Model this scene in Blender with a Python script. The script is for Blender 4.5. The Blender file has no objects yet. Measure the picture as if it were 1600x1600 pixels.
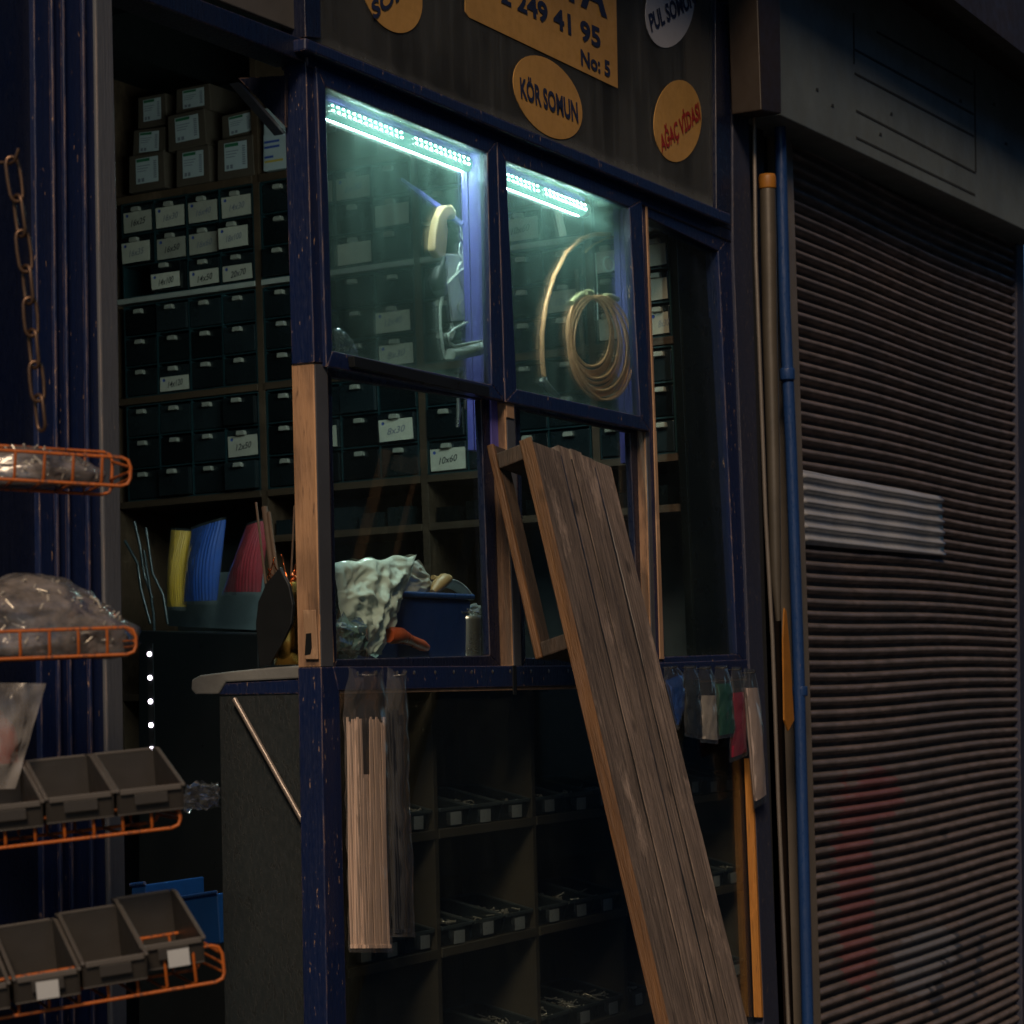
import bpy, math, random
from mathutils import Vector, Matrix, noise
random.seed(7)
R = math.radians
C = bpy.context.scene.collection

# ------------------------------------------------------------------ camera
F = 3700.0
CAM = Vector((0, -2.26, 1.35))
AZ = math.atan2(2000, F)
PITCH = math.atan(268/F); ROLL = math.atan(.026)
fh = Vector((math.cos(AZ), math.sin(AZ), 0)); rh = Vector((math.sin(AZ), -math.cos(AZ), 0)); Z = Vector((0, 0, 1))
fw = fh*math.cos(PITCH) + Z*math.sin(PITCH)
u0 = Z*math.cos(PITCH) - fh*math.sin(PITCH)
cu = u0*math.cos(ROLL) + rh*math.sin(ROLL)
cr = rh*math.cos(ROLL) - u0*math.sin(ROLL)
cd = bpy.data.cameras.new('camera'); cam = bpy.data.objects.new('camera', cd); C.objects.link(cam)
cam.matrix_world = Matrix(((cr.x, cu.x, -fw.x, CAM.x), (cr.y, cu.y, -fw.y, CAM.y), (cr.z, cu.z, -fw.z, CAM.z), (0, 0, 0, 1)))
cd.sensor_width = 36; cd.lens = 36*F/1600; cd.clip_end = 500; cd.clip_start = .05
cd.dof.use_dof = True; cd.dof.focus_distance = 4.7; cd.dof.aperture_fstop = 9
bpy.context.scene.camera = cam

# ------------------------------------------------------------------ light
SUN_EL = R(38); SUN_DIR = Vector((-math.cos(R(27)), -math.sin(R(27)), 0))*math.cos(SUN_EL) + Z*math.sin(SUN_EL)
w = bpy.data.worlds.new('World'); bpy.context.scene.world = w; w.use_nodes = True
nt = w.node_tree; sky = nt.nodes.new('ShaderNodeTexSky'); sky.sky_type = 'NISHITA'; sky.sun_disc = False
sky.sun_elevation = SUN_EL; sky.sun_rotation = math.atan2(SUN_DIR.x, SUN_DIR.y)
tn = nt.nodes.new('ShaderNodeMix'); tn.data_type = 'RGBA'; tn.blend_type = 'MULTIPLY'; tn.inputs[0].default_value = 1; tn.inputs[7].default_value = (.3, .5, .72, 1)
nt.links.new(sky.outputs[0], tn.inputs[6]); nt.links.new(tn.outputs[2], nt.nodes['Background'].inputs[0]); nt.nodes['Background'].inputs[1].default_value = .05
sd = bpy.data.lights.new('sun', 'SUN'); sd.energy = 2.1; sd.angle = R(14); sd.color = (1, .73, .48)
so = bpy.data.objects.new('sun', sd); C.objects.link(so); so.rotation_euler = SUN_DIR.to_track_quat('Z', 'Y').to_euler()
vs = bpy.context.scene.view_settings
vs.view_transform = 'Standard'; vs.look = 'None'; vs.exposure = .05; vs.gamma = 1

# ------------------------------------------------------------------ pixel helpers (photo pixel -> point on a real plane)
def ray(px, py): return fw + cr*((px-800)/F) - cu*((py-800)/F)
def onY(px, py, y=0.): d = ray(px, py); return CAM + d*((y-CAM.y)/d.y)
def onX(px, py, x): d = ray(px, py); return CAM + d*((x-CAM.x)/d.x)
def onZ(px, py, z): d = ray(px, py); return CAM + d*((z-CAM.z)/d.z)
def atD(px, py, dep): return CAM + ray(px, py)*dep

# ------------------------------------------------------------------ objects
def tag(o, label=None, cat=None, group=None, kind=None):
    if label: o['label'] = label
    if cat: o['category'] = cat
    if group: o['group'] = group
    if kind: o['kind'] = kind
    return o
def empty(name, loc, label, cat, group=None, rot=None):
    o = bpy.data.objects.new(name, None); C.objects.link(o); o.location = loc; o.empty_display_size = .05
    if rot is not None: o.rotation_euler = rot
    return tag(o, label, cat, group)

class MB:
    def __init__(s): s.v = []; s.f = []; s.m = []; s.sm = []
    def add(s, vs, fs, mi=0, smooth=False):
        b = len(s.v); s.v += [Vector(p) for p in vs]
        for f in fs: s.f.append([b+i for i in f]); s.m.append(mi); s.sm.append(smooth)
        return s
    def prism(s, pts, vec, mi=0):
        n = len(pts); vec = Vector(vec); pts = [Vector(p) for p in pts]
        nr = Vector((0, 0, 0))
        for i in range(n): nr += pts[i].cross(pts[(i+1) % n])
        a, b = list(range(n)), list(range(n, 2*n))
        if nr.dot(vec) > 0: a = a[::-1]
        else: b = b[::-1]
        fs = [a, b]
        for i in range(n):
            j = (i+1) % n
            q = [i, j, n+j, n+i]
            if nr.dot(vec) < 0: q = q[::-1]
            fs.append(q)
        return s.add(pts+[p+vec for p in pts], fs, mi)
    def box(s, a, b, mi=0):
        x0, y0, z0 = a; x1, y1, z1 = b
        x0, x1 = min(x0, x1), max(x0, x1); y0, y1 = min(y0, y1), max(y0, y1); z0, z1 = min(z0, z1), max(z0, z1)
        return s.prism([(x0, y0, z0), (x1, y0, z0), (x1, y1, z0), (x0, y1, z0)], (0, 0, z1-z0), mi)
    def tube(s, pts, r, n=8, mi=0, cap=True, closed=False):
        pts = [Vector(p) for p in pts]; N = len(pts); rr = r if isinstance(r, (list, tuple)) else [r]*N
        vs = []; up = None
        for i, p in enumerate(pts):
            if closed: t = (pts[(i+1) % N]-pts[i-1])
            else: t = pts[min(i+1, N-1)]-pts[max(i-1, 0)]
            t.normalize()
            if up is None:
                up = t.cross(Vector((0, 0, 1)) if abs(t.z) < .9 else Vector((1, 0, 0))).normalized()
            else: up = (up - t*up.dot(t)).normalized()
            q = t.cross(up)
            for k in range(n):
                a = 2*math.pi*k/n; vs.append(p + (up*math.cos(a)+q*math.sin(a))*rr[i])
        fs = []
        for i in range(N if closed else N-1):
            j = (i+1) % N
            for k in range(n): fs.append([i*n+k, i*n+(k+1) % n, j*n+(k+1) % n, j*n+k])
        s.add(vs, fs, mi, True)
        if cap and not closed:
            s.add(vs[:n], [list(range(n))[::-1]], mi); s.add(vs[-n:], [list(range(n))], mi)
        return s
    def lathe(s, c, prof, n=20, axis=Z, mi=0):
        c = Vector(c); axis = Vector(axis).normalized()
        e = axis.cross(Vector((1, 0, 0)) if abs(axis.x) < .9 else Vector((0, 1, 0))).normalized(); g = axis.cross(e)
        vs = []; fs = []
        for (r, h) in prof:
            for k in range(n):
                a = 2*math.pi*k/n; vs.append(c+axis*h+(e*math.cos(a)+g*math.sin(a))*r)
        for i in range(len(prof)-1):
            for k in range(n): fs.append([i*n+k, i*n+(k+1) % n, (i+1)*n+(k+1) % n, (i+1)*n+k])
        return s.add(vs, fs, mi, True)
    def grid(s, fn, nu, nv, mi=0, smooth=True):
        vs = [fn(i/nu, j/nv) for j in range(nv+1) for i in range(nu+1)]
        fs = [[j*(nu+1)+i, j*(nu+1)+i+1, (j+1)*(nu+1)+i+1, (j+1)*(nu+1)+i] for j in range(nv) for i in range(nu)]
        return s.add(vs, fs, mi, smooth)
    def build(s, name, mats, parent=None, local=False, bevel=0):
        if not isinstance(mats, (list, tuple)): mats = [mats]
        off = Vector((0, 0, 0))
        if not local:
            if parent is not None:
                p = parent; off = Vector((0, 0, 0))
                while p is not None: off += p.location; p = p.parent
            else:
                lo = [min(v[k] for v in s.v) for k in range(3)]; hi = [max(v[k] for v in s.v) for k in range(3)]
                off = Vector(((lo[0]+hi[0])/2, (lo[1]+hi[1])/2, lo[2]))
        me = bpy.data.meshes.new(name); me.from_pydata([tuple(v-off) for v in s.v], [], s.f)
        for m in mats: me.materials.append(m)
        for i, p in enumerate(me.polygons): p.material_index = s.m[i]; p.use_smooth = s.sm[i]
        me.update()
        o = bpy.data.objects.new(name, me); C.objects.link(o)
        if parent is not None: o.parent = parent
        elif not local: o.location = off
        if bevel:
            b = o.modifiers.new('bevel', 'BEVEL'); b.width = bevel; b.segments = 2; b.limit_method = 'ANGLE'; b.angle_limit = R(40)
        return o

def quadY(pts, y0, y1):
    """prism whose front outline is given by photo pixels on the plane y=y0, reaching back to y1"""
    return [onY(px, py, y0) for px, py in pts], (0, y1-y0, 0)
def fq(name, pts, y0, y1, mat, parent, bevel=.002):
    m = MB(); m.prism(*quadY(pts, y0, y1)); return m.build(name, mat, parent, bevel=bevel)

_tc = {}
def text_geo(txt, shear=0., bold=.0):
    k = (txt, shear, bold)
    if k in _tc: return _tc[k]
    c = bpy.data.curves.new('t', 'FONT'); c.body = txt; c.size = 1; c.shear = shear; c.offset = bold; c.resolution_u = 3
    o = bpy.data.objects.new('t', c); C.objects.link(o)
    me = bpy.data.meshes.new_from_object(o)
    vs = [(v.co.x, v.co.y) for v in me.vertices]; fs = [list(p.vertices) for p in me.polygons]
    bpy.data.objects.remove(o); bpy.data.curves.remove(c); bpy.data.meshes.remove(me)
    x0 = min(v[0] for v in vs); x1 = max(v[0] for v in vs)
    vs = [((x-x0)/(x1-x0), y/.72) for x, y in vs]
    _tc[k] = (vs, fs); return _tc[k]
def add_text(mb, txt, mapf, mi=0, shear=0., bold=.0):
    vs, fs = text_geo(txt, shear, bold)
    mb.add([mapf(x, y) for x, y in vs], fs, mi)

# ------------------------------------------------------------------ materials
class NT:
    def __init__(s, name):
        s.mat = bpy.data.materials.new(name); s.mat.use_nodes = True; s.t = s.mat.node_tree; s.t.nodes.clear()
        s.out = s.n('ShaderNodeOutputMaterial'); s.tc = s.n('ShaderNodeTexCoord')
    def n(s, ty, **kw):
        x = s.t.nodes.new(ty)
        for k, v in kw.items(): setattr(x, k, v)
        return x
    def l(s, a, b): s.t.links.new(a, b)
    def mapping(s, sc=(1, 1, 1), src='Object', rot=(0, 0, 0)):
        m = s.n('ShaderNodeMapping'); m.inputs['Scale'].default_value = sc; m.inputs['Rotation'].default_value = rot
        s.l(s.tc.outputs[src], m.inputs[0]); return m.outputs[0]
    def noise(s, scale, sc=(1, 1, 1), det=6, rough=.6, dist=0, src='Object'):
        x = s.n('ShaderNodeTexNoise'); x.inputs['Scale'].default_value = scale; x.inputs['Detail'].default_value = det
        x.inputs['Roughness'].default_value = rough; x.inputs['Distortion'].default_value = dist
        s.l(s.mapping(sc, src), x.inputs['Vector']); return x.outputs['Fac']
    def ramp(s, fac, stops):
        x = s.n('ShaderNodeValToRGB'); e = x.color_ramp.elements
        while len(e) < len(stops): e.new(.5)
        for i, (p, c) in enumerate(stops):
            e[i].position = p; e[i].color = (c if isinstance(c, tuple) else (c, c, c))+(1,)
        s.l(fac, x.inputs[0]); return x.outputs[0]
    def math(s, op, a, b=None):
        x = s.n('ShaderNodeMath', operation=op)
        for i, v in enumerate((a, b)):
            if v is None: continue
            if isinstance(v, (int, float)): x.inputs[i].default_value = v
            else: s.l(v, x.inputs[i])
        return x.outputs[0]
    def mixc(s, fac, a, b):
        x = s.n('ShaderNodeMix', data_type='RGBA')
        for i, v in ((0, fac), (6, a), (7, b)):
            if isinstance(v, (int, float)): x.inputs[i].default_value = v
            elif isinstance(v, tuple): x.inputs[i].default_value = v+(1,)
            else: s.l(v, x.inputs[i])
        return x.outputs[2]
    def bump(s, h, st=.3, dist=.01, nrm=None):
        x = s.n('ShaderNodeBump'); x.inputs['Strength'].default_value = st; x.inputs['Distance'].default_value = dist
        s.l(h, x.inputs['Height']); 
        if nrm: s.l(nrm, x.inputs['Normal'])
        return x.outputs[0]
    def edge(s, r=.004):
        """1 on worn corners"""
        b = s.n('ShaderNodeBevel', samples=4); b.inputs[0].default_value = r
        g = s.n('ShaderNodeNewGeometry'); d = s.n('ShaderNodeVectorMath', operation='DOT_PRODUCT')
        s.l(b.outputs[0], d.inputs[0]); s.l(g.outputs['Normal'], d.inputs[1])
        return s.math('SUBTRACT', 1, d.outputs['Value'])
    def pr(s, col, rough=.5, metal=0, nrm=None, spec=.5, **kw):
        p = s.n('ShaderNodeBsdfPrincipled')
        for k, v in (('Base Color', col), ('Roughness', rough), ('Metallic', metal), ('Specular IOR Level', spec)):
            if isinstance(v, (int, float)): p.inputs[k].default_value = v
            elif isinstance(v, tuple): p.inputs[k].default_value = v+(1,)
            else: s.l(v, p.inputs[k])
        for k, v in kw.items(): p.inputs[k].default_value = v
        if nrm: s.l(nrm, p.inputs['Normal'])
        return p.outputs[0]
    def done(s, sh): s.l(sh, s.out.inputs[0]); return s.mat

def paint(name, col, bare=(.38, .24, .15), wear=.5, stretch=(12, 12, 1), rough=.35, edge_r=.004, lo=.62):
    t = NT(name); e = t.edge(edge_r); n1 = t.noise(14, stretch); n2 = t.noise(60, (3, 3, 1))
    em = t.math('MULTIPLY', t.ramp(e, [(.03, 0.), (.18, 1.)]), t.ramp(n1, [(.45, 0.), (.56, 1.)]))
    ch = t.ramp(t.math('ADD', t.math('MULTIPLY', n2, .6), t.math('MULTIPLY', n1, .4)), [(lo, 0.), (lo+.03, 1.)])
    mask = t.math('MULTIPLY', t.math('MAXIMUM', em, ch), wear)
    dirt = t.noise(5, (1, 1, .6))
    c = t.mixc(t.ramp(dirt, [(.35, 0.), (.7, .5)]), col, tuple(min(1, x*.45+.012) for x in col))
    c = t.mixc(mask, c, bare)
    rg = t.ramp(n2, [(.3, rough-.1), (.7, rough+.2)])
    return t.done(t.pr(c, rg, nrm=t.bump(t.math('ADD', n1, t.math('MULTIPLY', mask, -.6)), .35, .004)))
def wood(name, a, b, axis=2, scale=30, rough=.65, bump=.5, wear=None, frame=None):
    st = [6, 6, 6]; st[axis] = .35
    t = NT(name)
    if frame:
        cx_ = t.n('ShaderNodeCombineXYZ')
        for k_, ax_ in enumerate(frame):
            d_ = t.n('ShaderNodeVectorMath', operation='DOT_PRODUCT'); t.l(t.tc.outputs['Object'], d_.inputs[0]); d_.inputs[1].default_value = tuple(ax_); t.l(d_.outputs['Value'], cx_.inputs[k_])
        def mp(sc=(1, 1, 1), src='Object', rot=(0, 0, 0)):
            m_ = t.n('ShaderNodeMapping'); m_.inputs['Scale'].default_value = sc; t.l(cx_.outputs[0], m_.inputs[0]); return m_.outputs[0]
        t.mapping = mp
    n = t.noise(scale/6, tuple(st), 9, .65, .3); big = t.noise(3); fine = t.noise(scale, tuple(st), 4)
    c = t.mixc(t.ramp(n, [(.32, 0.), (.68, 1.)]), a, b)
    c = t.mixc(t.ramp(big, [(.4, 0.), (.75, .55)]), c, tuple(x*.35 for x in a))
    if wear: c = t.mixc(t.ramp(fine, [(.6, 0.), (.72, .7)]), c, wear)
    c = rnd(t, c, .35)
    vk = t.n('ShaderNodeTexVoronoi'); vk.inputs['Scale'].default_value = 7; t.l(t.mapping((1, 1, .7)), vk.inputs['Vector'])
    c = t.mixc(t.ramp(vk.outputs['Distance'], [(.05, .75), (.11, 0.)]), c, tuple(x*.25 for x in a))
    ch = t.noise(5, (2, 2, .8), 8, .7); c = t.mixc(t.ramp(ch, [(.56, 0.), (.66, .45)]), c, tuple(min(1, x*1.7+.02) for x in b))
    return t.done(t.pr(c, rough, nrm=t.bump(t.math('ADD', n, t.math('MULTIPLY', fine, .5)), bump, .006)))
def rnd(t, c, amt):
    oi = t.n('ShaderNodeObjectInfo'); return t.mixc(t.math('MULTIPLY', oi.outputs['Random'], amt), c, (0., 0., 0.))
def plain(name, col, rough=.5, metal=0, var=.35, bump=.15, scale=25, spec=.5, rv=0.):
    t = NT(name); n = t.noise(scale); m = t.noise(4)
    c = t.mixc(t.ramp(m, [(.35, 0.), (.75, 1.)]), col, tuple(x*(1-var) for x in col))
    c = t.mixc(t.ramp(n, [(.45, 0.), (.8, .5)]), c, tuple(x*(1-var) for x in col))
    if rv: c = rnd(t, c, rv)
    return t.done(t.pr(c, t.ramp(n, [(.3, max(.02, rough-.08)), (.75, min(1, rough+.12))]), metal, t.bump(n, bump, .003), spec))
def film(name, tint=(.55, .6, .6), dens=.25, rough=.12, crink=18, refl=.75):
    t = NT(name)
    v = t.n('ShaderNodeTexVoronoi', feature='DISTANCE_TO_EDGE'); v.inputs['Scale'].default_value = crink
    wv = t.n('ShaderNodeVectorMath', operation='ADD'); nn = t.n('ShaderNodeTexNoise'); nn.inputs['Scale'].default_value = crink*.5
    t.l(t.mapping((1, 1, .45)), nn.inputs['Vector']); t.l(t.mapping((1, 1, .45)), wv.inputs[0]); t.l(nn.outputs['Color'], wv.inputs[1]); t.l(wv.outputs[0], v.inputs['Vector'])
    n = t.noise(crink*2, (1, 1, .4)); h = t.math('ADD', v.outputs['Distance'], t.math('MULTIPLY', n, .5))
    b = t.bump(h, .45, .004)
    tr = t.n('ShaderNodeBsdfTransparent'); gl = t.n('ShaderNodeBsdfGlossy'); gl.inputs['Roughness'].default_value = rough; t.l(b, gl.inputs['Normal'])
    df = t.n('ShaderNodeBsdfDiffuse'); df.inputs[0].default_value = tint+(1,); t.l(b, df.inputs['Normal'])
    m1 = t.n('ShaderNodeMixShader'); t.l(t.ramp(n, [(.3, dens*.5), (.7, dens*1.4)]), m1.inputs[0]); t.l(tr.outputs[0], m1.inputs[1]); t.l(df.outputs[0], m1.inputs[2])
    lw = t.n('ShaderNodeFresnel'); lw.inputs[0].default_value = 1.5; t.l(b, lw.inputs['Normal'])
    m2 = t.n('ShaderNodeMixShader'); t.l(t.math('MULTIPLY', lw.outputs[0], refl), m2.inputs[0]); t.l(m1.outputs[0], m2.inputs[1]); t.l(gl.outputs[0], m2.inputs[2])
    return t.done(m2.outputs[0])
def glass(name, dirt=.06, tint=(.86, .95, .92), dcol=(.5, .58, .52), specks=True, refl=.7):
    t = NT(name)
    tr = t.n('ShaderNodeBsdfTransparent'); tr.inputs[0].default_value = tint+(1,)
    gl = t.n('ShaderNodeBsdfGlossy'); gl.inputs['Roughness'].default_value = .03
    fr = t.n('ShaderNodeFresnel'); fr.inputs[0].default_value = 1.45
    m1 = t.n('ShaderNodeMixShader'); t.l(t.math('MULTIPLY', fr.outputs[0], refl), m1.inputs[0]); t.l(tr.outputs[0], m1.inputs[1]); t.l(gl.outputs[0], m1.inputs[2])
    df = t.n('ShaderNodeBsdfDiffuse'); df.inputs[0].default_value = dcol+(1,)
    tl = t.n('ShaderNodeBsdfTranslucent'); tl.inputs[0].default_value = dcol+(1,)
    dm = t.n('ShaderNodeMixShader'); dm.inputs[0].default_value = .5; t.l(df.outputs[0], dm.inputs[1]); t.l(tl.outputs[0], dm.inputs[2])
    big = t.noise(3.5, (1, 1, .7), 8, .65); streak = t.noise(30, (1, 1, .06), 4); spk = t.noise(170, (1, 1, 1), 2)
    sx = t.n('ShaderNodeSeparateXYZ'); t.l(t.tc.outputs['Generated'], sx.inputs[0])
    ez = t.math('ABSOLUTE', t.math('SUBTRACT', sx.outputs['Z'], .5)); ex = t.math('ABSOLUTE', t.math('SUBTRACT', sx.outputs['X'], .5))
    ed = t.math('MAXIMUM', ez, ex)                       # grime collects round the putty line of every pane
    f = t.math('ADD', t.math('MULTIPLY', t.ramp(big, [(.35, .2), (.75, 1.)]), dirt), t.math('MULTIPLY', t.ramp(streak, [(.5, 0.), (.8, 1.)]), dirt*.7))
    f = t.math('ADD', f, t.math('MULTIPLY', t.ramp(t.math('ADD', ed, t.math('MULTIPLY', big, .08)), [(.505, 0.), (.56, 1.)]), dirt*1.5))
    if specks: f = t.math('ADD', f, t.math('MULTIPLY', t.ramp(spk, [(.72, 0.), (.76, 1.)]), .35))
    m2 = t.n('ShaderNodeMixShader'); t.l(f, m2.inputs[0]); t.l(m1.outputs[0], m2.inputs[1]); t.l(dm.outputs[0], m2.inputs[2])
    return t.done(m2.outputs[0])
def emit(name, col, st):
    t = NT(name); e = t.n('ShaderNodeEmission'); e.inputs[0].default_value = col+(1,); e.inputs[1].default_value = st
    return t.done(e.outputs[0])

M = {}
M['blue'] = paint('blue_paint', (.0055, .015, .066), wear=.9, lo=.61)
M['blue_in'] = paint('blue_paint_lit_tone', (.11, .1, .42), bare=(.4, .33, .3), wear=.4, lo=.7)  # the blue paint lightened to violet, with the tube's light put into the colour
M['blue_worn'] = paint('weathered_blue_paint', (.018, .024, .055), bare=(.2, .15, .12), wear=.7, lo=.6, rough=.6, stretch=(30, 30, 1.2))
M['blue_pipe'] = paint('blue_pipe_paint', (.012, .045, .16), wear=.6, lo=.68, rough=.3)
M['navy'] = paint('navy_paint', (.004, .008, .03), wear=.5, lo=.68, rough=.3)
M['grey_strip'] = paint('grey_painted_strip', (.1, .11, .13), bare=(.5, .36, .27), wear=.8, lo=.64, rough=.5)
t = NT('bare_worn_wood')
e_ = t.ramp(t.edge(.006), [(.02, 0.), (.14, 1.)]); n_a = t.noise(9, (3, 3, .6), 8, .65); n_b = t.noise(40, (4, 4, .5), 5); n_c = t.noise(4, (1, 1, .5), 4)
c_ = t.mixc(t.ramp(n_a, [(.42, 0.), (.58, 1.)]), (.12, .075, .05), (.32, .19, .115))
c_ = t.mixc(t.ramp(n_c, [(.55, 0.), (.68, .7)]), c_, (.5, .29, .16))
c_ = t.mixc(t.ramp(n_c, [(.41, .85), (.5, 0.)]), c_, (.08, .055, .042))
c_ = t.mixc(t.ramp(n_b, [(.6, 0.), (.7, .8)]), c_, (.07, .045, .035))
c_ = t.mixc(t.math('MULTIPLY', e_, t.ramp(n_b, [(.35, .2), (.6, 1.)])), c_, (.75, .42, .2))
M['bare'] = t.done(t.pr(c_, .45, nrm=t.bump(t.math('ADD', n_a, n_b), .5, .004)))
M['bare_edge'] = wood('bare_wood_bead', (.42, .25, .15), (.55, .36, .22), scale=26, wear=(.1, .08, .07), rough=.5)
M['steel_face'] = plain('grey_metal_face', (.11, .12, .14), .45, .3)
M['plank'] = wood('weathered_plank_wood', (.075, .054, .044), (.36, .265, .21), scale=120, rough=.75, bump=1., wear=(.45, .31, .21))
M['plank_edge'] = wood('orange_plank_edge', (.27, .125, .04), (.11, .05, .022), scale=45, rough=.6, bump=.8, wear=(.1, .05, .03))
M['plank_shade_tone'] = wood('plank_underside_shade_tone', (.035, .025, .018), (.08, .05, .032), scale=45, rough=.7, bump=.8)  # bench wood darkened; the shade behind the bench is put into its colour
M['orange_wood'] = wood('orange_bare_wood', (.62, .27, .05), (.5, .19, .03), scale=40, rough=.6, bump=.8, wear=(.12, .06, .03))
M['shelf_wood'] = wood('shelf_wood', (.06, .032, .018), (.1, .054, .03), axis=1, scale=20, rough=.6)
M['shelf_white'] = plain('pale_shelf_edge', (.42, .4, .36), .5)
M['display_wood'] = plain('plywood_display', (.13, .105, .075), .6)
M['drawer'] = plain('dark_green_plastic_drawer', (.02, .028, .032), .22, var=.6, rv=.85)
M['frame_teal'] = plain('teal_cabinet_frame', (.014, .036, .042), .35)
M['paper'] = plain('paper_label', (.68, .6, .49), .8, var=.35, scale=60, rv=.5)
M['ink'] = plain('ink', (.015, .015, .02), .6)
M['ink_faint'] = plain('faded_ink', (.2, .2, .24), .6)
M['handle'] = plain('drawer_handle', (.35, .32, .27), .4)
M['card'] = plain('cardboard', (.085, .055, .038), .8, var=.3)
M['white_label'] = plain('white_label', (.45, .47, .48), .7, var=.15)
M['green_ink'] = plain('green_print', (.02, .14, .06), .7)
M['blue_ink'] = plain('blue_print', (.04, .08, .35), .7)
M['gold'] = plain('yellow_print', (.6, .4, .06), .7)
M['black'] = plain('black_plastic', (.012, .014, .016), .35)
M['dark'] = plain('dark_wall', (.012, .016, .018), .8)
M['dark_wall'] = plain('dark_plaster', (.03, .033, .035), .9)
M['counter'] = plain('worn_grey_counter_top', (.22, .23, .23), .55, var=.6, bump=.6)
M['cab_panel'] = paint('scuffed_grey_panel', (.019, .026, .03), bare=(.01, .014, .016), wear=.9, lo=.55, stretch=(3, 3, 3), rough=.5)
M['steel'] = plain('worn_steel', (.5, .49, .46), .3, .9)
M['grey_plate'] = plain('pale_grey_plate', (.8, .82, .88), .35, .0)
M['green_metal'] = plain('grey_green_metal', (.78, .84, .78), .3, .1)
M['bronze'] = plain('tan_plastic', (.62, .38, .2), .4)
M['copper'] = plain('copper', (1, .47, .22), .3, .2, var=.35, bump=.05)
M['copper_wire'] = plain('bright_copper_wire', (.9, .25, .08), .25, 1.)
M['brass'] = plain('brass', (.55, .33, .08), .25, 1.)
M['orange_wire'] = paint('orange_wire_coating', (.5, .12, .012), bare=(.12, .05, .035), wear=.9, lo=.54)
M['chain'] = plain('rusty_chain', (.2, .12, .075), .4, .75, var=.6)
M['bin'] = plain('grey_bin_plastic', (.038, .034, .03), .4, var=.3)
M['bin_dark'] = plain('black_bin_plastic', (.035, .045, .05), .3)
M['bin_rim'] = plain('bin_rim', (.1, .09, .08), .4)
M['bin_dark_rim'] = plain('dark_bin_rim', (.1, .12, .125), .35)
M['film'] = film('clear_film', (.5, .52, .52), .06, .12, 12, .45)
M['film_dense'] = film('milky_film', (.62, .66, .62), .55, .18, 14)
M['bag'] = film('grey_filled_bag', (.36, .33, .32), .8, .2, 20)
M['screws'] = plain('small_screws', (.75, .7, .6), .25, .4, var=.4)
M['glass_up'] = glass('dusty_lit_glass', .09, (.92, .97, .96), (.36, .6, .54))
M['glass_low'] = glass('shop_glass', .015, (.92, .96, .95), refl=.12)
M['glass_dark'] = glass('dark_lower_glass', .012, (.9, .95, .95), refl=.5)
M['sign_glass'] = glass('sign_glass', .4, (.7, .7, .7), (.24, .26, .27))
M['signback'] = plain('grey_sign_backing', (.1, .095, .09), .7, var=.55, scale=6)
M['sticker_y'] = plain('yellow_sticker', (.5, .28, .075), .5, var=.4, scale=45)
M['sticker_w'] = plain('white_sticker', (.42, .43, .47), .5, var=.15)
M['red_ink'] = plain('red_ink', (.3, .015, .012), .6)
M['navy_ink'] = plain('navy_ink', (.012, .02, .06), .6)
M['pipe_grey'] = plain('old_grey_pipe', (.12, .105, .085), .42, .4, var=.4)
M['pipe_thin'] = plain('thin_pale_pipe', (.25, .22, .19), .4, .4)
M['tape'] = plain('orange_tape', (.42, .17, .02), .5, var=.6)
M['brown'] = plain('brown_duct', (.025, .016, .01), .5)
M['box_metal'] = plain('grey_shutter_box_paint', (.12, .15, .16), .6, var=.35, bump=.4, scale=12)
M['groove'] = plain('groove', (.012, .016, .018), .8)
M['tube_body'] = emit('led_tube_cover', (.3, .8, .68), 1.35)
M['led_dot'] = emit('led_dots', (.75, 1, .9), 520)
M['added_glow'] = emit('added_glow_strip', (.72, 1, .93), 650)
M['led_white'] = emit('white_led', (.95, .86, 1), 8)

M['film_flat'] = film('smooth_film', (.5, .5, .5), .06, .15, 7, .32)
# shutter paint: brown grey enamel with red graffiti low down
t = NT('rolling_shutter_paint')
n = t.noise(3, (1, 1, 1)); st = t.noise(40, (.3, 1, 1))
geo = t.n('ShaderNodeNewGeometry'); sp = t.n('ShaderNodeSeparateXYZ'); t.l(geo.outputs['Position'], sp.inputs[0])
c = t.mixc(t.ramp(st, [(.4, 0.), (.75, .8)]), (.17, .14, .135), (.035, .033, .033))
c = t.mixc(t.ramp(n, [(.45, 0.), (.6, .6)]), c, (.09, .085, .09))
def blob(px, py, rx, rz, soft=.06, nz_=1.9, sc=4.):
    c0 = onY(px, py, .05)
    dx = t.math('DIVIDE', t.math('SUBTRACT', sp.outputs['X'], c0.x), rx); dz = t.math('DIVIDE', t.math('SUBTRACT', sp.outputs['Z'], c0.z), rz)
    r2 = t.math('ADD', t.math('MULTIPLY', dx, dx), t.math('MULTIPLY', dz, dz))
    r2 = t.math('ADD', r2, t.math('MULTIPLY', t.math('SUBTRACT', t.noise(sc, (1, 1, 1), 4, .6, .8), .5), nz_*2))
    return t.ramp(t.math('MULTIPLY', r2, .5), [(.5-soft, 1.), (.5, 0.)])
gr = t.math('MAXIMUM', blob(1330, 1380, .16, .32), blob(1350, 1250, .28, .08, .2))
low = t.math('MAXIMUM', blob(1470, 1520, .45, .14), blob(1440, 1340, .3, .1))
wt = blob(1440, 1500, .3, .1, .1, 1.3, 5.)
c = t.mixc(t.math('MULTIPLY', gr, .45), c, (.22, .04, .045))
c = t.mixc(t.math('MULTIPLY', wt, .35), c, (.2, .24, .3))
blk = t.math('MULTIPLY', low, t.ramp(t.noise(2.3, (1, 1, 1), 2, .5, 2., 'Object'), [(.57, 0.), (.59, .8)]))
c = t.mixc(blk, c, (.03, .035, .045))
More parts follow.
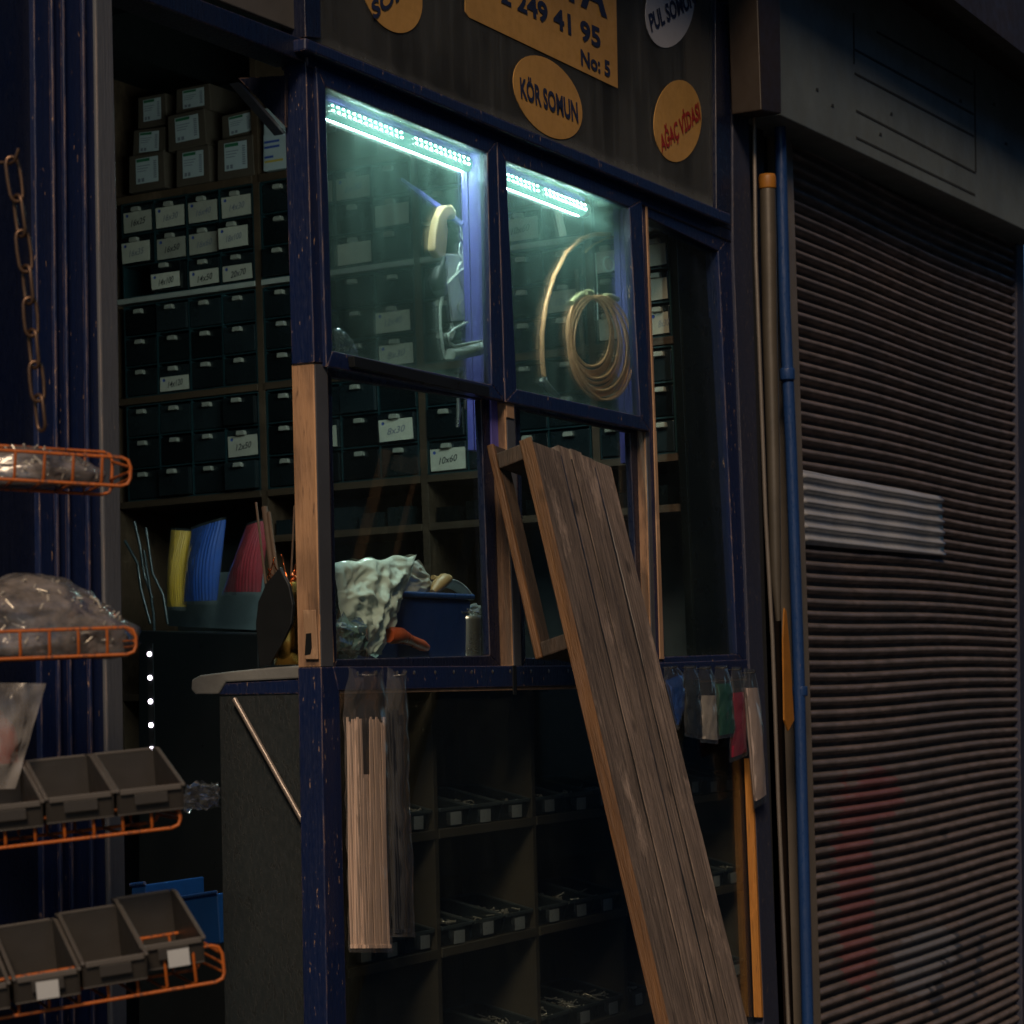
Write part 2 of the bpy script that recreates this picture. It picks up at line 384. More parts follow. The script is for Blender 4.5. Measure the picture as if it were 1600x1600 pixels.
M['shutter'] = t.done(t.pr(c, t.ramp(st, [(.3, .35), (.7, .6)]), .1, t.bump(st, .2, .003)))
M['patch'] = plain('pale_blue_grey_patch', (.5, .52, .56), .35, .3)

# ================================================================== SETTING
def struct(o, kind='structure'): o['kind'] = kind; return o
g = MB(); g.box((-40, -40, -.2), (60, 40, 0)); gnd = g.build('ground', plain('dark_paving', (.028, .032, .036), .7, scale=8)); struct(gnd)
# street opposite: only seen as reflections and as what shades the lane
ob = empty('opposite_building', (3, -7, 0), 'dark building across the lane, seen only as a dim reflection in the glass', 'building')
m = MB(); m.box((-1, -9, 0), (45, -6.2, 7.5)); m.build('wall', plain('opposite_wall', (.035, .042, .048), .85), ob)
for i in range(9):
    m = MB(); m.box((i*4, -6.2, .6), (1.8+i*4, -6.17, 2.6)); m.build('window', M['black'], ob)
# shop shell
sh = empty('shop_room', (3.6, 1.2, 0), 'dark interior walls and ceiling of the hardware shop', 'building')
m = MB(); m.box((2.0, 2.35, 0), (5.75, 2.45, 3.35)); m.build('rear_wall', M['dark_wall'], sh)
m = MB(); m.box((1.9, .2, 0), (2.0, 2.45, 3.35)); m.build('side_wall', M['dark_wall'], sh)
m = MB(); m.box((1.9, .08, 3.36), (5.75, 2.45, 3.42)); m.build('ceiling', M['dark'], sh)
m = MB(); m.box((1.9, .06, .004), (5.75, 2.45, .25)); m.build('shop_floor', M['dark_wall'], sh)
m = MB(); m.box((1.9, .05, 2.72), (5.5, .075, 3.3)); m.build('upper_wall', M['dark'], sh)
m = MB(); m.box((5.5, .03, .25), (5.6, 2.35, 3.35)); m.build('end_wall', M['dark_wall'], sh)
# wall mass above the whole row and eave that shades it
top = onY(800, -60, 0)
ev = empty('eave', (5, -.3, 3.05), 'dark projecting eave along the top of the shopfronts', 'eave')
m = MB(); m.box((-1, -.2, 3.3), (9.5, .6, 3.38)); m.build('soffit', M['brown'], ev)
m = MB(); m.box((-1, -.25, 3.26), (9.5, -.202, 3.5)); m.build('fascia', M['brown'], ev)

# ================================================================== SHOPFRONT
SF = empty('shopfront', onY(800, 1042, 0), 'blue painted wooden hardware shopfront with sash windows beside the open doorway', 'shopfront')
P = lambda n, pts, y0, y1, mt, bevel=.002, par=SF: fq(n, pts, y0, y1, M[mt], par, bevel)
# door post, three pieces
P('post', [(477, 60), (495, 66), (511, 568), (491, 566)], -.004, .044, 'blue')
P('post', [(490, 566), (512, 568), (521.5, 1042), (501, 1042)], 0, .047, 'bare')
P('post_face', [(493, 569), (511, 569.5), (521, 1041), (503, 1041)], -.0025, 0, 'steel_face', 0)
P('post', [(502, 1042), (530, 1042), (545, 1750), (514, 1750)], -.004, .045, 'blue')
# lock plate
lk = fq('lock_plate', [(499.5, 960), (519, 960), (522, 1035), (503, 1035)], -.001, .002, M['bare'], SF, 0)
q = MB()
a0 = onY(501, 950, .004); 
xl = onY(500, 1000, 0).x
def sideface(px, py, x):  # on a -x facing plane
    return onX(px, py, x)
q = MB(); xs = onY(495, 800, 0).x-.0045
q.prism([sideface(*p, xs) for p in [(473, 953), (493, 953), (497, 1030), (477, 1030)]], (.003, 0, 0)); q.build('lock_plate', M['bare_edge'], SF, bevel=.001)
q = MB(); q.prism([sideface(*p, xs-.0008) for p in [(478, 990), (486, 989), (487, 1012), (485, 1022), (476, 1024)]], (.002, 0, 0)); q.build('keyhole', M['black'], SF)
# header over the windows
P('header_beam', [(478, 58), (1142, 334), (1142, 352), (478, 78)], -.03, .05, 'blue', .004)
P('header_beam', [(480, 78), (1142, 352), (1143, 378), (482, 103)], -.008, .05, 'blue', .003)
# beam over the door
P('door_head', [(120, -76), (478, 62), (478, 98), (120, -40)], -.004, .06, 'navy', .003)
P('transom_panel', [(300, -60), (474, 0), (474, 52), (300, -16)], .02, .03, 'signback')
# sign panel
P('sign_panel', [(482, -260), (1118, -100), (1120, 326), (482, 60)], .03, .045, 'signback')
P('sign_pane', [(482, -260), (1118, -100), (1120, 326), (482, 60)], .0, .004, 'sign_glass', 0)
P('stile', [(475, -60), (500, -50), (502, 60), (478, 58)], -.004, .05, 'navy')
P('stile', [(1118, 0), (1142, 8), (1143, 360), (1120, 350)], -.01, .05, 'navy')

def sash(outer, glassq, y0, y1, mt, gm, inner_mat='blue_in'):
    """outer, glassq : TL TR BR BL in photo pixels"""
    o, gq = outer, glassq
    fr = MB()
    O = [onY(*p, y0) for p in o]; G = [onY(*p, y0) for p in gq]; v = Vector((0, y1-y0, 0))
    for i in range(4):
        j = (i+1) % 4; fr.prism([O[i], O[j], G[j], G[i]], v)
    f = fr.build('sash', M[mt], SF, bevel=.0025)
    gy = y0+.009
    gl = MB(); cx = sum((p for p in G), Vector())/4
    gl.prism([p+(p-cx)*.02 + Vector((0, gy-y0, 0)) for p in G], (0, .004, 0)); gl.build('pane', M[gm], f)
    return f
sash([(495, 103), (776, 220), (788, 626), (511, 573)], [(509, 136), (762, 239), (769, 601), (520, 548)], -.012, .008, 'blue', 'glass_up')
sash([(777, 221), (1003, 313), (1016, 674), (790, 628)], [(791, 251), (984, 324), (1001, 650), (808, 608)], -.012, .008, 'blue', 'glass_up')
P('weather_bar', [(553, 556), (764, 604), (766, 621), (555, 573)], -.026, -.0125, 'black', .001)
# third, tall fixed light
sash([(1003, 300), (1145, 362), (1172, 1040), (1026, 1042)], [(1013, 340), (1123, 392), (1152, 1022), (1039, 1026)], -.004, .035, 'blue', 'glass_low')
P('bead', [(1010, 322), (1012, 323), (1025, 672), (1023, 672)], -.008, -.0045, 'bare_edge', 0)
P('bead', [(1022, 672), (1026, 673), (1038, 1030), (1032, 1030)], -.008, -.0045, 'bare_edge', .001)
# lower lights
sash([(512, 574), (768, 612), (783, 1042), (522, 1042)], [(519, 590), (752, 625), (766, 1024), (527, 1030)], .02, .036, 'navy', 'glass_low')
sash([(805, 618), (1008, 660), (1018, 1041), (815, 1041)], [(813, 640), (985, 676), (1000, 1026), (822, 1028)], .02, .036, 'navy', 'glass_low')
# mullion posts under the sashes
P('mullion', [(789, 622), (804, 626), (815.5, 1041), (802, 1041)], -.002, .036, 'bare')
P('mullion_face', [(792, 632), (803.5, 634), (815, 1040), (804, 1040)], -.0045, -.002, 'steel_face', 0)
P('mullion', [(1008, 668), (1021, 671), (1030, 1041), (1018, 1041)], -.001, .036, 'bare')
P('mullion_face', [(1010, 675), (1020.5, 677), (1029, 1040), (1020, 1040)], -.0035, -.001, 'steel_face', 0)
P('hinge', [(791, 628), (803, 631), (804, 655), (792, 652)], -.007, -.0046, 'bare_edge', .001)
# inside posts, painted blue, lit by the tube
def inpost(pl, pr_, y0, y1, top_, bot):
    m = MB(); xx = onY(pr_, 420, y0).x
    zt = onY(pr_, top_, y0).z; zb = onY(pr_, bot, y0).z
    m.box((xx, y0, zb), (xx+.05, y0+.034, zt)); m.box((xx+.004, y0+.034, zb), (xx+.05, y0+.042, zt)); m.box((xx, y0+.042, zb), (xx+.05, y1, zt))
    return m.build('inner_post', M['blue_in'], SF, bevel=.001)
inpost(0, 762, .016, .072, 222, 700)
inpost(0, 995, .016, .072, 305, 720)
# sill rail and riveted skirt
P('sill', [(521, 1041.5), (925, 1039.5), (1175, 1030), (1176, 1058), (925, 1071), (530, 1079)], -.006, .03, 'blue', .002)
P('sill_strip', [(532, 1079.5), (925, 1071.5), (1176, 1058.5), (1176, 1062), (925, 1076), (532, 1084)], -.002, .02, 'bare_edge', .001)
for i in range(20):
    px = 560+i*30 + random.uniform(-3, 3); p = onY(px, 1052-(px-560)*.012, -.0062)
    m = MB(); m.lathe(p, [(.0, -.0012), (.003, -.0008), (.0042, 0)], 8, (0, 1, 0)); m.build('rivet', M['steel'], SF)
q = fq('lower_pane', [(531, 1080), (1178, 1055), (1200, 1900), (545, 1900)], .008, .012, M['glass_dark'], SF, 0)
P('sill_joint', [(802, 1040), (807, 1040), (808, 1085), (803, 1085)], -.0085, -.006, 'black', 0)
# right end post
P('end_post', [(1145, 0), (1165, 8), (1192, 1000), (1218, 1600), (1226, 1900), (1200, 1900), (1194, 1600), (1170, 1000), (1146, 380)], -.012, .03, 'blue_worn', .003)
q = MB(); q.prism(*quadY([(1180.5, 1182), (1182, 1182), (1194.5, 1592), (1193, 1592)], -.0125, .012)); 
P('orange_batten', [(1174, 1185), (1176.5, 1185), (1193, 1590), (1190, 1590)], -.014, .006, 'orange_wood', .001)
# light switch-less dark jamb behind everything at right
P('jamb', [(1165, -60), (1186, -60), (1236, 1900), (1224, 1900)], .03, .08, 'brown', .002)

# small gusset and brace at the top of the doorway
P('brace', [(372, 128), (378, 130), (449, 208), (443, 210)], .05, .07, 'steel_face', .001)
q = MB(); q.prism([onX(*p, onY(470, 130, 0).x) for p in [(372, 122), (446, 118), (446, 198)]], (.006, 0, 0)); q.build('gusset', M['navy'], SF)

# ---------------- stickers on the sign panel
SY = -.0015
def smap(P0, U, V, y=SY-.0016):
    return lambda x, yy: onY(P0[0]+U[0]*x+V[0]*yy, P0[1]+U[1]*x+V[1]*yy, y)
def sticker(name, pts, mat, label, texts):
    m = MB(); m.prism([onY(*p, SY) for p in pts], (0, .0014, 0))
    mats = [M[mat]]; ms = [mat]
    o = m.build(name, mats); tag(o, label, 'sticker', 'stickers on the sign glass')
    for (txt, P0, U, V, ink, sh_, b) in texts:
        q = MB(); add_text(q, txt, smap(P0, U, V), 0, sh_, b); q.build('lettering', M[ink], o)
    return o
def ell(c, a, b, n=40): return [(c[0]+a[0]*math.cos(k*2*math.pi/n)+b[0]*math.sin(k*2*math.pi/n), c[1]+a[1]*math.cos(k*2*math.pi/n)+b[1]*math.sin(k*2*math.pi/n)) for k in range(n)]
def fixp(o):  # children of single-mesh things: meshes were already shifted by build()
    return o
sticker('oval_sticker', ell((856, 152), (54, 24), (-2, -61)), 'sticker_y', 'yellow oval sticker reading KÖR SOMUN above the lit windows', [('KÖR SOMUN', (814, 151), (90, 40), (-2, -31), 'navy_ink', 0, .032)])
sticker('oval_sticker', ell((1047, 10), (38, -18), (-4, -62)), 'sticker_w', 'white oval sticker reading PUL SOMUN at the top right of the sign', [('PUL SOMUN', (1018, 49), (70, -42), (-5, -27), 'navy_ink', 0, .032)])
sticker('oval_sticker', ell((1059, 189), (37, -12), (-4, -63)), 'sticker_y', 'yellow oval sticker with red words AĞAÇ VİDASI near the right end', [('AĞAÇ VİDASI', (1034, 238), (62, -54), (-5, -25), 'red_ink', .15, .032)])
sticker('oval_sticker', ell((613, -12), (47, 14), (-3, -62)), 'sticker_y', 'yellow oval sticker reading SOMUN at the top left, cut by the frame', [('SOMUN', (584, 30), (92, -72), (-5, -27), 'navy_ink', 0, .032)])
sticker('shop_sign', [(727, -150), (962, -50), (965.5, 138), (733, 27), (727, 18)], 'sticker_y', 'large yellow sign with phone number 249 41 95 and No: 5', [
    ('2 249 41 95', (783, 2), (156, 73), (-1.5, -31), 'navy_ink', 0, .032), ('No: 5', (908, 100), (46, 20), (-1, -24), 'navy_ink', 0, .032), ('TA', (876, -8), (73, 34), (-1, -60), 'navy_ink', 0, .032)])

# ================================================================== LEFT PILASTER
PL = empty('wooden_pilaster', onY(100, 1600, 0), 'dark blue grooved wooden pilaster left of the open doorway', 'pilaster')
fq('board', [(-140, -140), (52, -120), (74, 1900), (-140, 1900)], .01, .05, M['navy'], PL, .002)
fq('board', [(52, -120), (148, -100), (172, 1900), (74, 1900)], .0, .05, M['blue'], PL, .002)
for (a, b) in ((80, 84), (98, 101), (129, 133)):
    fq('moulding', [(a, -100), (b, -100), (b+21, 1900), (a+21, 1900)], -.008, 0, M['blue'], PL, .0025)
fq('edge_strip', [(148.5, -90), (174, -86), (183, 330), (203, 1900), (180, 1900), (154, 330)], -.006, .05, M['grey_strip'], PL, .003)

# ================================================================== ROLLING SHUTTER
RS = empty('rolling_shutter', onY(1420, 1600, .04), 'brown grey corrugated rolling shutter with faded red graffiti low down', 'shutter')
SYp = .05
xL = onY(1229, 400, SYp).x; xR = onY(1597, 800, SYp).x+.05
zt = onY(1400, 180, SYp).z+.3; pitch = .0332
def rib(x, z):
    ph = (z/pitch) % 1.
    q_ = (ph-.66)/.34; d = .019*math.sqrt(max(0, 1-q_*q_)) if abs(q_) < 1 else 0.
    d += .004*noise.noise(Vector((x*1.3, z*2.2, 0)))+.006*noise.noise(Vector((x*.5, z*.7, 5)))
    return d
m = MB(); nz = int((zt-.02)/pitch)*14
m.grid(lambda u, v: Vector((xL+(xR-xL)*u, SYp-rib(xL+(xR-xL)*u, .02+v*nz*pitch/14), .02+v*nz*pitch/14+.004*math.sin(u*7+v*9))), 40, nz, 0, True)
m.build('slat_curtain', M['shutter'], RS)
# guide rails
fq('guide_rail', [(1226, 195), (1237, 197), (1293, 1900), (1279, 1900)], .008, .06, M['pipe_thin'], RS, .001)
fq('guide_rail', [(1588, 345), (1600, 350), (1612, 1900), (1600, 1900)], .025, .06, M['blue_worn'], RS, .001)
# box
bx = fq('shutter_box', [(1218, -140), (1640, 60), (1640, 378), (1219, 180)], -.075, .06, M['box_metal'], RS, .003)
m = MB()
for (x0, y0, x1, y1) in ((1370, 48, 1520, 130), (1335, 75, 1522, 177), (1336, 113, 1522, 211), (1338, 171, 1524, 268), (1338, 213, 1524, 303)):
    m.prism([onY(*p, -.0762) for p in ((x0, y0), (x1, y1), (x1, y1+3.5), (x0, y0+3.5))], (0, .001, 0))
m.prism([onY(*p, -.0762) for p in ((1333, 20), (1335, 20), (1336, 100), (1334, 100))], (0, .001, 0))
m.prism([onY(*p, -.0762) for p in ((1522, 110), (1524, 110), (1526, 270), (1524, 270))], (0, .001, 0))
for (a, b) in ((1276, 137), (1300, 162), (1375, 207), (1392, 175), (1552, 160), (1571, 222), (1500, 155)):
    m.prism([onY(*p, -.0764) for p in ((a, b), (a+3, b+1), (a+3, b+6), (a-1, b+4))], (0, .001, 0))
m.build('louvre', M['groove'], RS)
# corrugated patch
m = MB(); p0 = onY(1247, 733, SYp-.02); p1 = onY(1470, 776, SYp-.02); zb = onY(1249, 850, SYp-.02).z
zbr = onY(1470, 868, SYp-.02).z
def pf(u, v):
    x = p0.x+(p1.x-p0.x)*u; ztop = p0.z+(p1.z-p0.z)*u; zbt = zb+(zbr-zb)*u; z = ztop+(zbt-ztop)*v
    ph = ((z/pitch)+.0) % 1.
    return Vector((x+(.006*math.sin(z*190) if u > .98 else 0), SYp-.018-.011*abs(math.sin(math.pi*ph))**5-.002*math.sin(u*20), z))
m.grid(pf, 30, 60); pt = m.build('corrugated_patch', M['patch'])
tag(pt, 'pale corrugated metal patch fixed over the brown rolling shutter', 'metal patch')
so_ = pt.modifiers.new('solid', 'SOLIDIFY'); so_.thickness = .0015

# ================================================================== PIPES between the shops
def vpipe(pts, y, rad, name, mat, label, cat='pipe', rings=()):
    m = MB(); P_ = [onY(px, py, y) for px, py in pts]
    m.tube(P_, rad, 16)
    o = m.build(name, M[mat]); tag(o, label, cat)
    for (px, py, hh) in rings:
        c = onY(px, py, y); q = MB(); q.lathe(c-Z*hh/2, [(0, 0), (rad*1.25, 0), (rad*1.3, hh*.1), (rad*1.3, hh*.9), (rad*1.25, hh), (0, hh)], 16); q.build('coupling', M[mat], o)
    return o
m = MB(); m.box((onY(1160, 800, .09).x, .085, 0), (onY(1262, 800, .09).x, .5, 3.6)); o = m.build('pier', M['brown']); tag(o, 'dark narrow masonry pier behind the pipes between the two shops', 'pier')
vpipe([(1218, 170), (1226, 480), (1236, 700), (1248, 1050), (1262, 1600), (1270, 1900)], -.02, .015, 'blue_pipe', 'blue_pipe', 'blue painted downpipe along the left edge of the shutter', 'pipe', [(1230, 585, .03), (1250, 1080, .025)])
gp = vpipe([(1199, 283), (1201, 380), (1203, 520), (1208, 700), (1212, 900), (1216, 970)], -.035, [.020, .0205, .019, .017, .014, .006], 'grey_pipe', 'pipe_grey', 'dull metal pipe with an orange collar between shop and shutter', 'pipe')
q = MB(); c = onY(1199, 285, -.035); q.lathe(c-Z*.018, [(.0, 0), (.021, 0), (.0225, .004), (.0225, .03), (.02, .038), (0, .038)], 16); q.build('collar', M['tape'], gp)
vpipe([(1176, 0), (1181, 400), (1196, 800), (1207, 1000), (1216, 1250), (1232, 1600), (1240, 1900)], -.03, .005, 'thin_pipe', 'pipe_thin', 'thin pale pipe running down beside the weathered end post', 'pipe')
m = MB(); m.prism(*quadY([(1180, -120), (1218, -110), (1221, 178), (1190, 172)], -.1, -.02)); dk = m.build('brown_duct', M['brown'], bevel=.003); tag(dk, 'brown square duct ending above the blue downpipe', 'duct')
m = MB()
pts = [(1226, 950), (1229, 955), (1234, 1010), (1238, 1080), (1241, 1125), (1232, 1142), (1226, 1125), (1225, 1060), (1224, 1000)]
m.prism([onY(*p, -.045) for p in pts], (0, .004, 0)); tp = m.build('orange_strap', M['tape']); tag(tp, 'orange webbing strap hanging between the grey pipe and blue pipe', 'strap')

# ================================================================== LEANING BENCH
y0 = -.135
T0 = onY(830, 680, y0); T1 = onY(955, 727, y0)
wv = (T1-T0); ww = wv.length; wv.normalize()
best = None
for k in range(400):
    y1 = -.2-k*.002; B = onY(1046, 1600, y1); L = B-T0; e = abs(L.normalized().dot(wv))
    if best is None or e < best[0]: best = (e, y1, B)
Lv = (best[2]-T0).normalized()
nv = wv.cross(Lv).normalized()
if nv.y < 0: nv = -nv      # towards the facade
tl = T0.z/(-Lv.z)
BN = empty('wooden_bench', T0+Lv*tl, 'weathered slatted wooden bench leaning upright against the shop windows', 'bench')
th = .021
M['plank'] = wood('weathered_plank_boards', (.07, .052, .043), (.36, .275, .225), scale=120, rough=.75, bump=1., wear=(.5, .38, .29), frame=(wv, nv, Lv))
M['plank_edge'] = wood('worn_orange_edge', (.24, .11, .035), (.1, .048, .022), scale=60, rough=.6, bump=.8, wear=(.09, .05, .03), frame=(wv, nv, Lv))
gap = .004; cuts = [0, .33, .47, .61, .76, 1.]; nb = 5
for i in range(nb):
    # slightly uneven board with worn ends
    m = MB(); r_ = random.Random(i*3+1)
    NS = 46; jag = [r_.uniform(-.0012, .0012) for _ in range(NS+1)]; jag2 = [r_.uniform(-.0012, .0012) for _ in range(NS+1)]
    st_ = r_.uniform(-.006, .006) + (0 if 0 < i < nb-1 else .008)
    a = ww*cuts[i]+(gap/2 if i else 0); bw = ww*(cuts[i+1]-cuts[i])-(gap/2 if i else 0)-(gap/2 if i < nb-1 else 0); ring = []
    for k in range(NS+1):
        s = st_+(tl-st_)*k/NS
        rr = [(a+jag[k], 0.), (a+bw+jag2[k], 0.), (a+bw+jag2[k], th*.8), (a+jag[k], th*.8)]
        ring.append([T0+wv*x+nv*(z+.0015*math.sin(i*2.1+s*3))+Lv*s for x, z in rr])
    vs_ = [p for r4 in ring for p in r4]; fs = []
    for k in range(NS):
        for q_ in range(4):
            fs.append([k*4+q_, (k+1)*4+q_, (k+1)*4+(q_+1) % 4, k*4+(q_+1) % 4])
    fs += [[0, 1, 2, 3], [NS*4+3, NS*4+2, NS*4+1, NS*4]]
    m.add(vs_, fs); 
    o = m.build('slat', M['plank'], BN, bevel=.0007)
    if i: q = MB(); q.prism([T0+wv*(a-gap-.0005)+nv*.0003+Lv*.02, T0+wv*(a+.0005)+nv*.0003+Lv*.02, T0+wv*(a+.0005)+nv*th*.7+Lv*.02, T0+wv*(a-gap-.0005)+nv*th*.7+Lv*.02], Lv*(tl-.02)); q.build('gap_shade_strip', M['black'], BN)  # black filler added to stand for the shade in the open gaps
m = MB()
for k in range(24):
    f_ = k/23; s_a = .1+f_*.34; x_a = ww*.765+ww*.0*f_+.0012*math.sin(k*1.9)
    wd_ = .0045*math.sin(math.pi*f_)**.7*(1-.5*f_)+.0006
    if k: m.add([P_prev[0], P_prev[1], T0+wv*(x_a+wd_)+Lv*s_a-nv*.0008, T0+wv*x_a+Lv*s_a-nv*.0008], [[0, 1, 2, 3]])
    P_prev = (T0+wv*x_a+Lv*s_a-nv*.0008, T0+wv*(x_a+wd_)+Lv*s_a-nv*.0008)
m.build('split', plain('pale_split_wood', (.6, .55, .48), .6), BN)
# orange side rail (edge board)
def bpr(name, a0, a1, n0, n1, s0, s1, mat, bev=.003):
    m = MB(); q = [T0+wv*a0+nv*n0+Lv*s0, T0+wv*a1+nv*n0+Lv*s0, T0+wv*a1+nv*n1+Lv*s0, T0+wv*a0+nv*n1+Lv*s0]
    m.prism(q, Lv*(s1-s0)); return m.build(name, mat, BN, bevel=bev)
bpr('side_rail', -.004, -.0005, -.001, th+.006, .003, tl, M['plank_edge'], .002)
bpr('side_rail', ww+.0005, ww+.004, .002, th+.004, .01, tl, M['plank_edge'], .002)
# leg frame behind the top end
LG = .098
# leg pixel line (757,697)->(838,1030)
def nsolve(px, py):
    # a (along L) and n offset in plane a0=0 : intersect pixel ray with plane spanned by Lv,nv through T0
    nn = Lv.cross(nv); d = ray(px, py); t_ = (T0-CAM).dot(nn)/d.dot(nn); q = CAM+d*t_-T0
    return q.dot(nv), q.dot(Lv)
n1_, s1_ = nsolve(757, 697); n2_, s2_ = nsolve(838, 1030); n3_, s3_ = nsolve(905, 990)
print('LEG', n1_, s1_, n2_, s2_, n3_, s3_, 'W', ww, 'lean', best)
nl = (n1_+n2_)/2
bpr('leg', .0, .012, nl-.015, nl, s1_, s2_, M['plank_edge'], .003)
bpr('leg', .0122, .056, nl-.014, nl-.001, s1_+.002, s2_-.002, M['plank_shade_tone'], .002)
bpr('leg', ww-.055, ww-.004, nl-.013, nl, s1_+.004, s2_-.004, M['plank_shade_tone'], .004)
bpr('crosspiece', .001, ww-.01, th+.0065, nl-.016, .008, .04, M['plank_shade_tone'], .003)
bpr('crosspiece', .001, ww-.01, th+.0065, nl-.016, s2_-.03, s2_, M['plank_shade_tone'], .003)

# ================================================================== END-WALL SHELVING
XS = 5.1
SO = onX(185, 470, XS); su = (onX(450, 433, XS)-SO).normalized(); sn = Vector((-1, 0, 0)); sv = su.cross(sn).normalized()
if sv.z < 0: sv = -sv
def uv(px, py, x=XS): q = onX(px, py, x)-SO; return q.dot(su), q.dot(sv)
def S3(u, v, d=0.): return SO+su*u+sv*v+sn*d       # d>0 : towards the door
def sbox(m, u0, u1, v0, v1, d0, d1, mi=0):
    m.prism([S3(u0, v0, d0), S3(u1, v0, d0), S3(u1, v1, d0), S3(u0, v1, d0)], sn*(d1-d0), mi)
vS1 = uv(320, 287)[1]; vS2 = uv(320, 450)[1]; vS3 = uv(330, 608)[1]; vS4 = uv(340, 772)[1]; vS5 = uv(590, 824)[1]
uA = uv(404, 440)[0]; uP = uv(662, 720)[0]-uA
uD = [uA-uP, uA, uA+uP, uA+2*uP, uv(1066, 560)[0]-.011]
print('SHELF', vS1, vS2, vS3, vS4, vS5, 'pitch', uP, uD)
SHV = empty('wall_shelving', S3(uA, -1.2), 'brown wooden shelving full of drawer cabinets on the end wall', 'shelving')
vtop = uv(330, 90)[1]; vbot = -1.25
for i, (v, mt, tk) in enumerate(((vS1, 'shelf_wood', .02), (vS2, 'shelf_white', .014), (vS3, 'shelf_wood', .018), (vS4, 'shelf_wood', .018), (vS5, 'shelf_wood', .018), (uv(330, 1080)[1], 'shelf_wood', .018))):
    for k in range(4):
        if i == 4 and k == 0: continue
        m = MB(); sbox(m, uD[k]+.0105, uD[k+1]-.0105, v-tk, v, -.25, .004); m.build('shelf', M[mt], SHV, bevel=.001)
for u in uD:
    m = MB(); sbox(m, u-.01, u+.01, vbot, vtop, -.25, 0); m.build('upright', M['shelf_wood' if u < uD[-1]-.01 else 'drawer'], SHV, bevel=.001)
m = MB(); sbox(m, uD[0], uD[-1], vbot, vtop, -.27, -.252); m.build('back_panel', M['dark_wall'], SHV)
# dark side face towards the street of the end column
m = MB(); sbox(m, uD[-1]+.0105, uD[-1]+.014, vbot, uv(1090, 480)[1], -.25, -.002); m.build('side_panel', M['drawer'], SHV)

def handwriting(m, txt, u0, v0, wd, hh, d, mi=1, tilt=.12):
    add_text(m, txt, lambda x, y: S3(u0+wd*x, v0+hh*y+wd*x*tilt, d), mi, .25, .01)
def cabinet(u0, v0, cols, rows, cw, ch, label, labels={}, frame='frame_teal', seed=0, missing=(), pull=()):
    e = empty('drawer_cabinet', S3(u0+cols*cw/2, v0), label, 'drawer cabinet', 'plastic drawer cabinets on the shelving')
    fr = MB(); W_, H_ = cols*cw, rows*ch
    for i in range(cols+1): sbox(fr, u0+i*cw-.002, u0+i*cw+.002, v0, v0+H_, -.12, 0)
    for j in range(rows+1): sbox(fr, u0+.002, u0+W_-.002, v0+j*ch-.0018, v0+j*ch+.0018, -.12, -.0006)
    sbox(fr, u0, u0+W_, v0, v0+H_, -.125, -.121); fr.build('cabinet_frame', M[frame], e)
    r_ = random.Random(seed)
    for j in range(rows):
        for i in range(cols):
            if (i, j) in missing: continue
            a = u0+i*cw+.004; b = u0+(i+1)*cw-.004; lo = v0+(rows-1-j)*ch+.004; hi = lo+ch-.012
            out = .03 if (i, j) in pull else (r_.uniform(.008, .02) if r_.random() < .12 else r_.uniform(-.001, .004))
            d = MB(); sbox(d, a, b, lo, hi, -.11, out-.002)
            dr = d.build('drawer', M['drawer'], e, bevel=.002)
            h = MB(); cu_ = (a+b)/2; 
            h.prism([S3(cu_-.014, hi-.016, out-.002), S3(cu_+.014, hi-.016, out-.002), S3(cu_+.012, hi-.004, out-.002), S3(cu_-.012, hi-.004, out-.002)], sn*.014); h.build('handle', M['handle'], dr, bevel=.002)
            t_ = labels.get((i, j))
            if t_ is not None:
                l = MB(); part = t_.startswith('~'); t_ = t_.lstrip('~')
                top_ = hi-(.016 if not part else .03)
                dd = out-.0012
                l.prism([S3(a+.002+r_.uniform(0, .003), lo+.002, dd), S3(b-.002, lo+.002+r_.uniform(0, .002), dd), S3(b-.002-r_.uniform(0, .002), top_, dd), S3(a+.003, top_, dd)], sn*.0008)
                if t_:
                    faint = t_.startswith('.'); t_ = t_.lstrip('.')
                    l.lathe(S3(a+.016, top_-.009, dd+.001), [(0, 0), (.0045, 0), (.0045, .0003)], 10, sn, 3)
                    handwriting(l, t_, a+.028, lo+(.018 if not part else .01), (b-a)*.5, .017, dd+.0012, 2 if faint else 1)
                l.build('label', [M['paper'], M['ink'], M['ink_faint'], M['blue_ink']], dr)
    return e
uA0 = uv(192, 400)[0]
cwA = (uD[1]-.012-uA0)/4
def fit(va, vb, rows): return (vb-.02-va-.004)/rows
hA = fit(vS2, vS1, 3)
cabinet(uA0, vS2+.002, 4, 3, cwA, hA, 'drawer cabinet with beige hand-numbered labels, seen through the doorway above the pale shelf',
        {(0, 0): '16x25', (1, 0): '.16x30', (2, 0): '.16x40', (3, 0): '.14x30', (0, 1): '.16x35', (1, 1): '16x50', (2, 1): '.16x60', (3, 1): '.18x100', (1, 2): '~14x100', (2, 2): '~14x50', (3, 2): '~20x70'}, seed=1, missing=((0, 2),), pull=((1, 2),))
hB = fit(vS3, vS2, 3)
cabinet(uA0, vS3+.002, 4, 3, cwA, hB, 'dark green drawer cabinet with one label 14x120, below the pale shelf', {(1, 2): '~14x120'}, seed=2)
hC = fit(vS4, vS3, 3)
cabinet(uA0, vS4+.002, 4, 3, cwA, hC, 'dark drawer cabinet with a single white label 12x50, lowest in the doorway', {(3, 1): '12x50'}, seed=3)
names = {1: 'second', 2: 'third', 3: 'last'}
